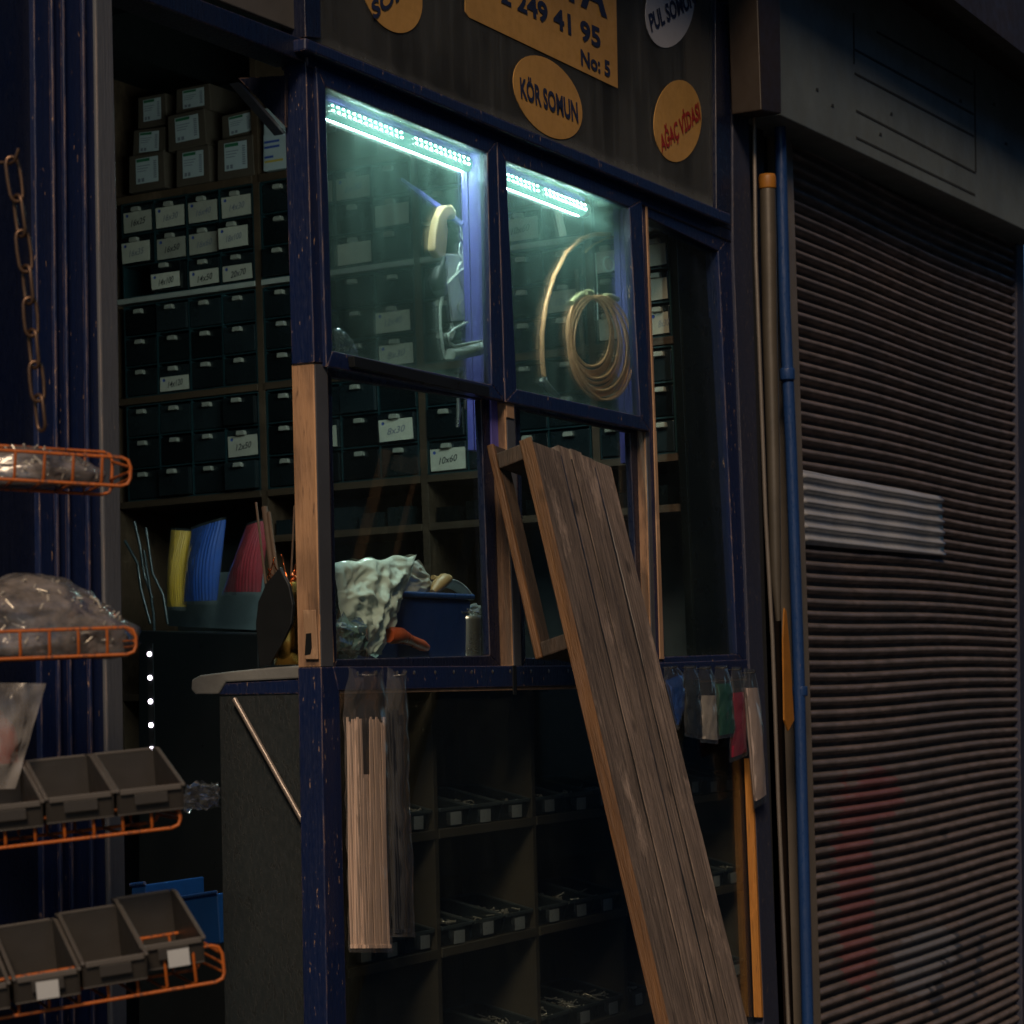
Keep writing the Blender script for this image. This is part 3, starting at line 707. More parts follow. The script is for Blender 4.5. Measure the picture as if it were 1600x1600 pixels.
for k in (1, 2, 3):
    u0 = uD[k]+.014; cw = (uD[k+1]-uD[k]-.028)/(4 if k < 3 else 3); nc = 4 if k < 3 else 3
    for lv, (va, vb, nm) in enumerate(((vS2, vS1, 'just under the boxes'), (vS3, vS2, 'in the middle row'), (vS4, vS3, 'in the lowest row'))):
        rr = random.Random(k*10+lv); lb = {}
        for i in range(nc):
            for j in range(3):
                if rr.random() < (.42, .16, .04)[lv]: lb[(i, j)] = rr.choice(['', '', '.12x40', '10x60', '.8x30', ''])
        cabinet(u0, va+.002, nc, 3, cw, fit(va, vb, 3), 'dark drawer cabinet %s of the %s shelving bay, behind the windows' % (nm, names[k]), lb, seed=k*7+lv)
for k in (1, 2, 3):  # below S4
    u0 = uD[k]+.02
    m = MB()
    for i in range(5 if k < 3 else 2):
        a = u0+i*.085; sbox(m, a, a+.07, vS5+.001, vS5+.04+.01*(i % 3), -.1, -.02)
    o = m.build('parts_tray', M['drawer']); tag(o, 'dark tray of small boxes on the low shelf in the %s bay' % names[k], 'tray', 'trays on the low shelf')
# cardboard boxes on top
def cbox(px, py, wpx, hpx, d, label, kind='card', rot=0., lab=True):
    u, v = uv(px, py); sc = 1/550.
    w_, h_ = wpx*sc, hpx*sc; cr_, sr_ = math.cos(rot), math.sin(rot)
    f = lambda a, b: (u+a*cr_-b*sr_, v+a*sr_+b*cr_)
    m = MB(); m.prism([S3(*f(0, 0), d), S3(*f(w_, 0), d), S3(*f(w_*.98, h_), d), S3(*f(w_*.03, h_), d)], sn*-.2)
    o = m.build('cardboard_box' if kind == 'card' else 'white_box', M[kind], bevel=.003); tag(o, label, 'box', 'boxes on the top shelf')
    if lab:
        l = MB(); dd = d+.0006
        l.prism([S3(*f(w_*.22, h_*.2), dd), S3(*f(w_*.82, h_*.2), dd), S3(*f(w_*.82, h_*.88), dd), S3(*f(w_*.22, h_*.88), dd)], sn*.0006, 0)
        l.prism([S3(*f(w_*.24, h_*.78), dd+.0008), S3(*f(w_*.6, h_*.78), dd+.0008), S3(*f(w_*.6, h_*.86), dd+.0008), S3(*f(w_*.24, h_*.86), dd+.0008)], sn*.0003, 1)
        for q_ in range(9):
            y_ = .3+q_*.055; l.prism([S3(*f(w_*.7, h_*y_), dd+.0008), S3(*f(w_*.78, h_*y_), dd+.0008), S3(*f(w_*.78, h_*(y_+.03)), dd+.0008), S3(*f(w_*.7, h_*(y_+.03)), dd+.0008)], sn*.0003, 2)
        for q_ in range(3):
            y_ = .52+q_*.07; l.prism([S3(*f(w_*.26, h_*y_), dd+.0008), S3(*f(w_*(.5+.05*q_), h_*y_), dd+.0008), S3(*f(w_*(.5+.05*q_), h_*(y_+.02)), dd+.0008), S3(*f(w_*.26, h_*(y_+.02)), dd+.0008)], sn*.0003, 2)
        for q_ in range(2):
            l.prism([S3(*f(w_*(.27+.1*q_), h_*.24), dd+.0008), S3(*f(w_*(.34+.1*q_), h_*.24), dd+.0008), S3(*f(w_*(.34+.1*q_), h_*.34), dd+.0008), S3(*f(w_*(.27+.1*q_), h_*.34), dd+.0008)], sn*.0003, 2)
        l.build('label', [M['white_label'], M['green_ink'], M['ink_faint']], o)
    return o
cbox(201, 302, 68, 56, .0, 'brown cardboard box with a white label, lower left of the stacked boxes')
cbox(275, 293, 62, 56, .0, 'brown cardboard box with torn white label, lower middle of the stack')
cbox(340, 283, 66, 60, .002, 'brown cardboard box with white label, lower right beside the white boxes')
cbox(203, 248, 60, 44, -.01, 'brown cardboard box with peeling label, second layer at left', rot=-.05)
cbox(264, 238, 70, 54, .004, 'brown cardboard box with large square label in the middle of the stack', rot=.03)
cbox(343, 222, 66, 40, -.012, 'brown cardboard box with shaded label above the white-labelled one', rot=.05)
cbox(208, 200, 54, 48, -.02, 'dim cardboard box at the top left of the stack')
cbox(271, 180, 64, 40, -.01, 'dim cardboard box at the top middle of the stack, half label showing')
wb = cbox(411, 268, 56, 54, .0, 'white box with yellow band, lower one beside the door post', 'white_label', lab=False)
l = MB(); u, v = uv(413, 258)
for (a, b, c_, mi) in ((.004, .034, .06, 0), (.016, .026, .03, 1), (.042, .05, .05, 1), (.056, .062, .05, 1)): l.prism([S3(u+.002, v+a, .001), S3(u+c_, v+a, .001), S3(u+c_, v+a+.006, .001), S3(u+.002, v+a+.006, .001)], sn*.0004, mi)
l.build('print', [M['gold'], M['blue_ink']], wb)
cbox(411, 212, 56, 40, -.002, 'white box with yellow band, upper one beside the door post', 'white_label', lab=False)
# boxes seen through the lit panes
rr = random.Random(5)
for i, (px, py, w_, h_) in enumerate(((480, 300, 84, 44), (590, 262, 60, 48), (650, 252, 70, 52), (560, 348-95, 36, 40), (735, 238, 60, 46), (806, 232, 64, 60), (880, 222, 60, 52))):
    u, v = uv(px, py)
    m = MB(); v = vS1+.001 if i != 3 else vS1+.09
    sbox(m, u, u+w_/560., v, v+h_/560., -.2, .0); o = m.build('carton', M['card'], bevel=.003)
    tag(o, ['long low', 'small square', 'tall', 'narrow upper', 'squat', 'large', 'medium'][i]+' dusty carton on the top shelf behind the %s lit pane' % ('left' if i < 4 else 'right'), 'box', 'cartons behind the lit panes')
m = MB(); m.prism([onX(*p, 4.6) for p in ((216, 985), (404, 990), (412, 1900), (216, 1900))], (.35, 0, 0)); o = m.build('added_dark_block', M['black'], bevel=.004); tag(o, 'added black block that keeps the low part of the doorway dark', 'dark block')  # black block added to stand for the shade low in the doorway
# white box on the end column seen through the third window
u1 = uD[-1]-.085; vt = uv(1065, 423)[1]
m = MB(); sbox(m, u1, u1+.085, vS1+.006, vS1+.075, -.19, .004); o = m.build('white_box', M['white_label'], bevel=.002)
tag(o, 'white printed box on top of the drawers behind the narrow right window', 'box')
q = MB(); q.prism([S3(u1+.07, vS1+.012, .0052), S3(u1+.08, vS1+.012, .0052), S3(u1+.08, vS1+.066, .0052), S3(u1+.07, vS1+.066, .0052)], sn*.0004)
for k in range(5): q.prism([S3(u1+.012, vS1+.02+k*.009, .0052), S3(u1+.05, vS1+.02+k*.009, .0052), S3(u1+.05, vS1+.022+k*.009, .0052), S3(u1+.012, vS1+.022+k*.009, .0052)], sn*.0004)
q.build('print', M['ink_faint'], o)

# colour packs hanging inside below the shelves
def hangpack(name, quad, depth, mat, label, bottom=None, x=XS+.0):
    cs = [onX(*p, x) for p in quad]   # TL TR BR BL
    m = MB()
    def f(u, v, s=0.): 
        a = cs[0].lerp(cs[1], u); b = cs[3].lerp(cs[2], u); p = a.lerp(b, v)
        bul = depth*max(0, math.sin(math.pi*min(1, max(0, u))))**.5*(.35+.65*math.sin(math.pi*min(1, max(0, v))*.9))
        return p+Vector((-bul-.0004*math.sin(u*25+v*3), 0, 0))
    m.grid(lambda u, v: f(u, v)+Vector((-.0009*math.sin(u*75+math.sin(v*4)*1.5), 0, 0)), 70, 20); m.grid(lambda u, v: cs[0].lerp(cs[1], u).lerp(cs[3].lerp(cs[2], u), v)+Vector((.004, 0, 0)), 2, 2)
    o = m.build(name, mat); tag(o, label, 'pack', 'coloured packs hanging inside')
    q = MB(); q.grid(lambda u, v: f(u*1.08-.02, v*1.08-.03)+Vector((-.004+.003*noise.noise(Vector((u*6, v*6, 1))), 0, 0)), 16, 24)
    q.build('clear_sleeve', M['film'], o)
    return o
XP = 4.9
hangpack('yellow_pack', [(268, 828), (298, 830), (290, 948), (262, 948)], .03, plain('yellow_plastic', (.75, .42, .02), .4), 'yellow pack hanging beside the blue pack inside the doorway', x=XP)
hangpack('blue_pack', [(300, 828), (352, 812), (338, 938), (286, 940)], .03, plain('blue_plastic', (.01, .08, .42), .35), 'wide blue pack in clear plastic hanging inside the doorway', x=XP)
hangpack('red_pack', [(386, 822), (420, 812), (406, 925), (350, 925)], .03, plain('red_plastic', (.4, .015, .03), .35), 'dark red pack hanging right of the blue pack', x=XP)
m = MB(); m.prism([onX(*p, XP+.1) for p in ((262, 900), (410, 890), (410, 985), (262, 978))], (.01, 0, 0)); o = m.build('pale_board', plain('pale_board', (.2, .24, .25), .6)); tag(o, 'pale grey board on the wall below the coloured packs', 'board')
m = MB()
for pts in ([(195, 845), (215, 880), (220, 920), (235, 975)], [(225, 860), (232, 905), (240, 960), (242, 1010)], [(228, 825), (238, 895), (255, 930), (262, 975)], [(210, 815), (218, 850), (226, 900), (238, 935)]):
    m.tube([onX(*p, 4.8) for p in pts], .004, 6)
o = m.build('hanging_cables', M['bin_dark']); tag(o, 'grey cables hanging in the dark at the left of the doorway', 'cables')

# ================================================================== COUNTER / DISPLAY CABINET
XC = onY(487, 1040, .05).x
ctz = onX(470, 1041, XC).z
CT = empty('display_counter', (XC+.8, .15, .25), 'display counter with grey worn top and open shelves behind the lower glass', 'counter')
yb = onX(300, 1060, XC).y; yc = onX(342, 1090, XC).y; tk = abs(onX(300, 1050, XC).z-onX(300, 1066, XC).z)
tz = [onX(300, 1056, XC).z, onX(360, 1047, XC).z]
m = MB(); m.prism([onX(*p, XC-.004) for p in ((468, 1040), (420, 1043), (360, 1049), (312, 1055), (299, 1062), (298, 1078), (305, 1085), (340, 1085), (352, 1066), (468, 1060))], (1.62, 0, 0)); m.build('counter_top', M['counter'], CT, bevel=.003)
m = MB(); m.prism([onX(*p, XC) for p in ((352, 1067), (469, 1061), (469, 1084), (342, 1086))], (1.6, 0, 0)); m.build('blue_rail', M['blue'], CT, bevel=.002)
yF = onX(470, 1200, XC).y
m = MB(); m.box((XC+.002, yc, .25), (XC+.02, .07, onX(400, 1087, XC).z)); m.build('end_panel', M['cab_panel'], CT)
m = MB(); m.tube([onX(366, 1092, XC-.012), onX(474, 1285, XC-.012)], .005, 8); m.build('diagonal_rod', plain('rusty_rod', (.34, .29, .26), .4, .4, var=.6, bump=.6), CT)
m = MB(); m.box((XC+.02, yc, .25), (XC+1.6, yc+.012, ctz-.06)); m.build('back_panel', M['display_wood'], CT)
# shelves, facing the street at y=YD
YD = .075
def shelfZ(pa, pb): # average z from pixel points on plane
    return (onY(*pa, YD).z+onY(*pb, YD).z)/2
zs = [shelfZ((683, 1295), (965, 1261)), shelfZ((700, 1480), (997, 1415)), shelfZ((700, 1668), (997, 1575))]
print('ZS', zs, 'XC', XC, 'yc', yc, 'ctz', ctz)
xd = [onY(538, 1300, YD).x, onY(683, 1250, YD).x, onY(836, 1250, YD).x, onY(972, 1250, YD).x, onY(1070, 1250, YD).x, onY(1160, 1250, YD).x]
zTop = ctz-.05
for i, z in enumerate(zs):
    for k in range(5):
        m = MB(); m.box((xd[k]+.0085, YD, z-.018), (xd[k+1]-.0085, yc, z)); m.build('shelf', M['display_wood'], CT, bevel=.001)
for x in xd:
    m = MB(); m.box((x-.008, YD+.003, .25), (x+.008, yc, zTop)); m.build('divider', M['display_wood'], CT, bevel=.001)
# bins
def make_bin(name, W_, D_, hb, hf, mat, label_mat=None):
    """local: x width, y depth (front at y=0, back at +D), z up; returns list of builders"""
    t_ = .0022
    m = MB()
    m.box((0, 0, 0), (W_, D_, t_)); m.box((0, D_-t_, t_), (W_, D_, hb))
    m.prism([(t_, -.006, hf), (W_-t_, -.006, hf), (W_-t_, t_, 0+.0005), (t_, t_, .0005)], (0, t_, 0))
    for x in (0, W_-t_):
        m.prism([(x, -.006, hf), (x, t_, .0005), (x, D_, .0005), (x, D_, hb), (x, D_*.84, hb)], (t_, 0, 0))
    # rims
    for x in (-.002, W_-.003):
        m.prism([(x, -.008, hf-.001), (x, -.008, hf+.003), (x, D_*.84, hb+.003), (x, D_*.84, hb-.001)], (.005, 0, 0), 1)
        m.box((x, D_*.84, hb-.001), (x+.005, D_, hb+.003), 1)
    m.box((.0035, -.0095, hf-.004), (W_-.0035, -.005, hf+.003), 1); m.box((.0035, D_-.003, hb-.001), (W_-.0035, D_+.003, hb+.003), 1)
    m.box((W_*.25, -.0085, hf*.4), (W_*.75, -.0055, hf-.004))
    return m
r_ = random.Random(3)
def screws(m, W_, D_, n, sc=1.):
    for _ in range(n):
        x = r_.uniform(.01, W_-.01); y = r_.uniform(.008, D_-.02); z = .02+.02*r_.random()+y*.06
        a = r_.uniform(0, 6.28); d = Vector((math.cos(a), math.sin(a), r_.uniform(-.3, .5)))*.007*sc
        m.tube([Vector((x, y, z))-d, Vector((x, y, z))+d], [.0011*sc, .0013*sc], 5)
        if r_.random() < .5: m.lathe(Vector((x, y, z))+d, [(0, .001), (.0028*sc, .0006), (.0026*sc, -.0006)], 6, d)
proto_me = {}
def place_bin(x, y, z, W_, D_, hb, hf, mat, label, group, rotz=0, tag_label=True, content=0, contmat='screws', tilt=(0, 0), loc=None, rot=None):
    e = empty('parts_bin', loc if loc is not None else (x, y, z), label, 'parts bin', group, rot if rot is not None else (tilt[0], tilt[1], rotz))
    k = (W_, D_, hb, hf, mat)
    if k not in proto_me:
        o = make_bin('b', W_, D_, hb, hf, mat).build('bin_body', [M[mat], M[mat+'_rim']], e, local=True, bevel=.001); proto_me[k] = o
    else:
        o = proto_me[k].copy(); C.objects.link(o); o.parent = e
    if tag_label:
        lx_ = r_.uniform(-.08, .08)*W_; lz_ = r_.uniform(-.1, .05)*hf; ls_ = r_.uniform(-.001, .001)
        l = MB(); l.prism([(W_*.34+lx_, -.0104, hf*.15+lz_), (W_*.68+lx_, -.0104, hf*.15+lz_+ls_), (W_*.68+lx_-ls_, -.0104, hf*.85+lz_+ls_), (W_*.34+lx_-ls_, -.0104, hf*.85+lz_)], (0, .0006, 0))
        l.build('price_label', M['white_label'], e, local=True)
    if content:
        s_ = MB(); screws(s_, W_, D_, content, 1.3); s_.build('contents', M[contmat], e, local=True)
    return e
rown = ['upper', 'middle', 'bottom']; comp = ['first', 'second', 'third', 'fourth', 'fifth']; bn = ['left', 'middle', 'right']
for ri, z in enumerate(zs):
    for k in range(5):
        n_ = 3; Wc = (xd[k+1]-xd[k]-.02)/n_
        for b_ in range(n_):
            if ri == 2 and k == 3 and b_ > 0: continue
            if k == 0 and b_ < 1 and ri < 2: pass
            place_bin(xd[k]+.01+b_*Wc+.002, YD+.012, z+.001, round(Wc-.005, 5), .14, .066, .036, 'bin_dark', 'black parts bin at %s of %s compartment, %s shelf behind lower glass' % (bn[b_], comp[k], rown[ri]), 'black parts bins on the display shelves', tag_label=r_.random() < .85, content=r_.choice([30, 45, 60]) if (k+b_+ri) % 2 == 0 or ri == 2 else 14)

# ---------------- things on the counter behind the lower panes
YI = .13
CZ = ctz+.0
def cpt(px, py, y=YI): return onY(px, py, y)
# blue tub
c0 = cpt(648, 1012, .15); tubH = cpt(648, 934, .15).z-c0.z
m = MB(); Wt = .2
xa = cpt(588, 1000, .15).x; xb = cpt(708, 1000, .15).x; zb_ = CZ; zt_ = cpt(600, 935, .15).z
m.prism([(xa+.01, .11, zb_), (xb-.01, .11, zb_), (xb, .105, zt_), (xa, .105, zt_)], (0, .1, 0)); 
tb = m.build('blue_tub', plain('blue_tub_plastic', (.01, .035, .16), .4), bevel=.006); tag(tb, 'dark blue plastic tub on the counter behind the lower left pane', 'tub')
m = MB(); m.box((xa-.006, .098, zt_), (xb+.006, .214, zt_+.012)); m.build('rim', M['blue_pipe'], tb, bevel=.004)
# crumpled clear bag : ruffled sheet
def crumple(name, quad, y, depth, mat, label, seed=0, nu=26, nv=26, cat='bag', amp=.012, group=None, smooth=True):
    cs = [onY(px, py, y) for px, py in quad]
    m = MB()
    def f(u, v, s):
        p = cs[0].lerp(cs[1], u).lerp(cs[3].lerp(cs[2], u), v)
        b = max(0., math.sin(math.pi*u))**.6*max(0., math.sin(math.pi*v))**.5
        q = Vector((u*4+seed, v*4, seed*1.7+s))
        nn = abs(noise.noise(q*1.1))*1.6+abs(noise.noise(q*2.7))*.7
        edge = Vector((noise.noise(q*1.5+Vector((9, 0, 0))), 0, noise.noise(q*1.5+Vector((0, 9, 0)))))*amp*(1-b)
        return p+edge+Vector((0, (-depth*b if s == 0 else depth*.6*b)-amp*(1.-1.25*nn)*(.3+b)*(1 if s == 0 else -1), 0))
    for s_ in (0, 3):
        if smooth: m.grid(lambda u, v: f(u, v, s_), nu, nv)
        else:
            J = random.Random(seed+s_); jt = [[(J.uniform(-.4, .4)/nu if 0 < i < nu else 0, J.uniform(-.4, .4)/nv if 0 < j < nv else 0) for i in range(nu+1)] for j in range(nv+1)]
            vs_ = [f(i/nu+jt[j][i][0], j/nv+jt[j][i][1], s_) for j in range(nv+1) for i in range(nu+1)]; fs = []
            for j in range(nv):
                for i in range(nu):
                    a_, b_, c_, d_ = j*(nu+1)+i, j*(nu+1)+i+1, (j+1)*(nu+1)+i+1, (j+1)*(nu+1)+i
                    fs += [[a_, b_, c_], [a_, c_, d_]] if (i+j) % 2 else [[a_, b_, d_], [b_, c_, d_]]
            m.add(vs_, fs, 0, False)
    o = m.build(name, mat); tag(o, label, cat, group); return o
pl_light = plain('pale_plastic_sheet', (.6, .68, .61), .15, var=.06)
crumple('plastic_bag', [(512, 880), (650, 868), (596, 1022), (545, 1024)], .085, .02, pl_light, 'pale crumpled plastic bag on the counter beside the blue tub', 2, nu=60, nv=50, amp=.012)
crumple('plastic_sheet', [(596, 880), (655, 876), (686, 928), (606, 936)], .15, .01, plain('translucent_sheet', (.4, .4, .36), .3), 'stiff translucent sheet rising out of the blue tub', 4, amp=.006, cat='sheet')
m = MB(); m.prism([cpt(*p, .08) for p in ((522, 905), (545, 898), (568, 900), (585, 916), (578, 935), (566, 965), (550, 935), (540, 925), (528, 945))], (0, .02, 0)); o = m.build('black_packet', M['black'], bevel=.003); tag(o, 'black packet with a square sticker inside the crumpled bag', 'packet')
m = MB(); m.prism([cpt(*p, .079) for p in ((553, 906), (571, 908), (566, 926), (549, 920))], (0, -.001, 0)); m.build('sticker', M['ink_faint'], o)
crumple('dark_bundle', [(516, 965), (566, 960), (572, 1020), (516, 1022)], .08, .02, film('green_dark_film', (.12, .2, .19), .8, .15, 16), 'dark crumpled plastic bundle low at the left of the pane', 8, nu=8, nv=7, amp=.018, smooth=False)
m = MB(); m.tube([cpt(607, 993, .075), cpt(612, 993, .075), cpt(625, 993, .08), cpt(640, 1000, .09), cpt(658, 1008, .1), cpt(667, 1012, .105)], [.013, .0165, .0155, .0105, .0115, .007], 14)
o = m.build('screwdriver', plain('orange_handle', (.5, .09, .03), .3)); tag(o, 'orange brown screwdriver handle lying in front of the blue tub', 'screwdriver')
m = MB()
m.tube([cpt(676, 925, .13), cpt(684, 915, .13), cpt(694, 906, .13), cpt(702, 904, .13)], [.006, .014, .014, .008], 10); m.tube([cpt(676, 902, .15), cpt(684, 906, .15), cpt(684, 918, .15)], [.005, .01, .009], 8)
o = m.build('brown_gloves', plain('leather', (.28, .17, .07), .5)); tag(o, 'tan leather glove lying over the rim of the blue tub', 'glove')
cc = cpt(730, 1018, .12); cc.z = CZ; ch_ = cpt(730, 962, .12).z-CZ
m = MB(); m.lathe(cc, [(.0, .002), (.026, .002), (.028, .01), (.029, ch_-.01), (.031, ch_), (.029, ch_), (.027, .01)], 24)
cup = m.build('steel_cup', M['steel']); tag(cup, 'steel cup holding clear packets beside the blue tub', 'cup')
crumple('clear_packet', [(706, 948), (748, 945), (748, 968), (708, 968)], .12, .015, M['film_dense'], 'clear packet stuffed in the mouth of the steel cup', 5, amp=.01, nu=14, nv=10)
m = MB(); m.grid(lambda u, v: cpt(705+35*u, 905+26*u*u+v*14*(1-u), .17)+Vector((0, .03*v, 0)), 10, 3); o = m.build('curled_paper', M['white_label']); tag(o, 'curled strip of paper behind the steel cup', 'paper'); o.modifiers.new('s', 'SOLIDIFY').thickness = .001

# brass vase with copper wire and black leaf shape, at the door end of the counter
vc = onX(452, 1040, XC+.03); vc.z = onX(440, 1040, XC+.03).z; vh = onX(452, 910, XC+.03).z-vc.z
m = MB(); m.lathe(vc, [(0, .001), (.027, .001), (.028, vh*.3), (.026, vh*.7), (.028, vh), (.026, vh), (.024, .02)], 28); vz = m.build('brass_vase', M['brass']); tag(vz, 'brass vase standing on the end of the counter by the door post', 'vase')
m = MB(); rr = random.Random(9)
for i in range(14):
    p = vc+Vector((rr.uniform(-.012, .012), rr.uniform(-.012, .012), vh*.8)); pts = [p]
    for k in range(6): p = p+Vector((rr.uniform(-.012, .012), rr.uniform(-.012, .012), rr.uniform(.0, .02))); pts.append(p)
    m.tube(pts, .0013, 5)
o = m.build('copper_wire', M['copper_wire']); tag(o, 'tangle of bright copper wire sticking out of the brass vase', 'wire')
m = MB()
for (a, b, r0) in (((415, 912), (400, 785), .0025), ((428, 912), (413, 792), .006), ((433, 900), (420, 800), .004), ((455, 900), (460, 790), .002)):
    m.tube([onX(*a, XC+.035), onX(*b, XC+.05)], r0, 6)
o = m.build('wooden_rods', M['card']); tag(o, 'thin wooden rods and rulers standing in the brass vase', 'rods')
m = MB(); m.prism([onX(*p, XC-.002) for p in ((437, 886), (452, 915), (458, 945), (455, 975), (438, 1010), (420, 1040), (405, 1042), (402, 1010), (399, 975), (403, 940), (415, 912))], (.008, 0, 0)); o = m.build('leaf_plate', M['black'], bevel=.002); tag(o, 'dark leaf shaped plate standing in front of the brass vase', 'plate')

# ---------------- LED tube behind the lit panes
YT = .06
a = onY(505, 170, YT); b = onY(908, 327, YT)
dr_ = (b-a).normalized()
LT = empty('led_tube', a, 'glowing blue green LED tube lamp behind the top of the lit panes', 'tube lamp')
m = MB(); m.tube([a+(b-a)*k/12 for k in range(13)], .0155, 14); m.build('tube_cover', M['tube_body'], LT)
upv = (Z-dr_*dr_.z).normalized(); out = dr_.cross(upv).normalized()
if out.y > 0: out = -out
m = MB(); n_ = 56
for i in range(n_):
    if i in (14, 15, 30, 31, 44): continue
    c_ = a+(b-a)*((i+.5)/n_)+out*.0152
    for off in (-.0035, .0065):
        c2 = c_+upv*off - out*(.0022 if off > .005 else .0006)
        m.prism([c2+dr_*-.0024+upv*-.0011, c2+dr_*.0024+upv*-.0011, c2+dr_*.0024+upv*.0011, c2+dr_*-.0024+upv*.0011], out*.0015)
m.build('led_row', M['led_dot'], LT)
m = MB(); uo = (-out*.6-upv*.8).normalized(); us = dr_.cross(uo)
m.prism([a+uo*.0158+us*.0025, b+uo*.0158+us*.0025, b+uo*.0158-us*.0025, a+uo*.0158-us*.0025], uo*.001); m.build('added_glow_strip', M['added_glow'], LT)  # extra glowing strip added under the tube to brighten the tools and interior
m = MB(); m.tube([b, b+dr_*.018], .0165, 14); m.build('end_cap', M['green_metal'], LT)
m = MB(); m.tube([a-dr_*.018, a], .0165, 14); m.build('end_cap', M['green_metal'], LT)
m = MB(); m.prism([a+upv*.017+out*.01, b+upv*.017+out*.01, b+upv*.026+out*.01, a+upv*.026+out*.01], -out*.02); m.build('bracket', M['blue_in'], LT)
# vertical white LED strip in the dark doorway
lx = 4.3
LS = empty('led_strip', onX(236, 1180, lx), 'vertical strip of five small white LEDs in the dark doorway', 'light strip')
m = MB(); m.prism([onX(*p, lx) for p in ((229, 1005), (238, 1005), (242, 1190), (233, 1190))], (.004, 0, 0)); m.build('strip', M['black'], LS)
for i in range(5):
    q = MB(); q.lathe(onX(233+i*.8, 1022+i*37, lx-.003), [(0, 0), (.0055, 0), (.0055, .002)][::-1], 12, (1, 0, 0)); q.lathe(onX(233+i*.8, 1022+i*37, lx-.003), [(0, -.002), (.004, -.001), (.0055, .0)], 12, (1, 0, 0)); q.build('led', M['led_white'], LS)

# ---------------- tools hanging behind the left lit pane
YB = .088
m = MB(); m.tube([onY(724, 352, .07), onY(690, 326, .12), onY(655, 300, .2), onY(628, 280, .3)], [.006, .006, .005, .003], 8); o = m.build('blue_hook_rod', M['blue_in']); tag(o, 'blue rod bracket carrying the hanging tools in the left lit pane', 'rod')
def ppath(pts, y): return [onY(px, py, y) for px, py in pts]
m = MB(); m.prism(ppath([(712, 342), (714, 330), (706, 319), (695, 321), (686, 338), (681, 362), (679, 390), (688, 403), (697, 402), (699, 385), (701, 360), (699, 345), (705, 335), (709, 342)], YB-.01), (0, .018, 0))
cl = m.build('pipe_cutter', M['bronze'], bevel=.004); tag(cl, 'tan plastic hooked hand tool hanging on the blue rod', 'hand tool')
m = MB(); m.tube(ppath([(694, 402), (688, 424)], YB-.01), .005, 8); m.tube(ppath([(688, 421), (684, 440), (686, 448)], YB-.01), [.013, .018, .017], 12); m.tube(ppath([(686, 448), (690, 458), (692, 464)], YB-.01), [.017, .014, .004], 12); m.build('black_grip', M['black'], cl)
m = MB(); m.prism(ppath([(697, 396), (726, 399), (729, 500), (708, 502)], YB), (0, .006, 0)); pl_ = m.build('grey_plate', M['grey_plate'], bevel=.002); tag(pl_, 'pale grey metal plate tool hanging beside the blue inner post', 'hand tool')
m = MB(); m.tube(ppath([(727, 418), (710, 432), (694, 450), (688, 480), (688, 510), (692, 545), (697, 560)], YB-.014), .0035, 8)
m.tube(ppath([(697, 560), (706, 563), (750, 553), (760, 545), (760, 536), (752, 533), (712, 541), (702, 535), (701, 522), (710, 514), (730, 504)], .018), .0028, 8)
m.tube(ppath([(727, 408), (719, 412), (715, 420), (722, 450), (730, 470)], YB-.012), .003, 8); m.tube(ppath([(722, 468), (716, 480), (719, 490), (728, 492)], YB-.014), .004, 8)
m.tube(ppath([(705, 505), (709, 518), (704, 530)], YB-.01), .004, 8)
hd = m.build('wire_saw', M['green_metal']); tag(hd, 'bent grey steel wire handles with a fat grip, hanging in the left pane', 'hand tool')
m = MB(); m.tube(ppath([(704, 553), (720, 551), (755, 543)], .018), [.011, .0115, .011], 14); m.build('grip', M['green_metal'], hd)
m = MB(); 
for i, (px, py) in enumerate(((722, 356), (724, 372), (720, 388), (722, 400))):
    cc_ = onY(px, py, YB-.01); m.tube([cc_+Vector((.006*math.cos(k*.785), .006*math.sin(k*.785)*(i % 2), .011*math.sin(k*.785))) for k in range(8)], .0022, 6, closed=True)
o = m.build('small_chain', M['green_metal']); tag(o, 'short pale chain on which the grey tool hangs', 'chain')
m = MB(); m.tube(ppath([(716, 575), (716, 625), (717, 640), (715, 668)], YB), [.003, .004, .006, .004], 8); m.tube(ppath([(728, 575), (727, 640)], YB), .004, 8); o = m.build('spray_wand', M['steel']); tag(o, 'slim metal rods hanging below the sash of the left pane', 'rod')
# bag remnant at lower-left corner of the pane
crumple('clear_scrap', [(522, 512), (540, 520), (563, 560), (524, 556)], .06, .01, M['film_dense'], 'scrap of clear wrapper in the lower left corner of the lit pane', 11, nu=14, nv=14, amp=.006)

# ---------------- copper coil and tubes behind the right lit pane
YK = .046
beta = R(-20); hv = Vector((math.cos(beta), math.sin(beta), 0))
def ring(c, rx, rz, n=40): return [c+hv*rx*math.cos(2*math.pi*k/n)+Z*rz*math.sin(2*math.pi*k/n) for k in range(n)]
m = MB(); topc = onY(928, 462, YK)
for i in range(13):
    rz = .08+.003*i+(.001 if i % 2 else 0); rx = rz*(.78+.02*(i % 3))
    c_ = topc-Z*rz+hv*(.0034*i-.02)+Vector((0, .0028*(i % 4)-.004, -.002*(i % 3)))
    m.tube(ring(c_, rx*1., rz), .0033, 8, closed=True)
cl = m.build('copper_coil', M['copper']); tag(cl, 'coil of copper tubing hanging behind the right lit pane', 'copper coil')
tp_ = plain('masking_tape', (.7, .6, .3), .6)
for (p, q_) in (((893, 474), (910, 459)), ((915, 457), (925, 458)), ((945, 462), (965, 468))):
    m = MB(); m.tube([onY(*p, YK-.008), onY((p[0]+q_[0])/2, (p[1]+q_[1])/2-2, YK-.008), onY(*q_, YK-.008)], .0065, 8); m.build('tape', tp_, cl)
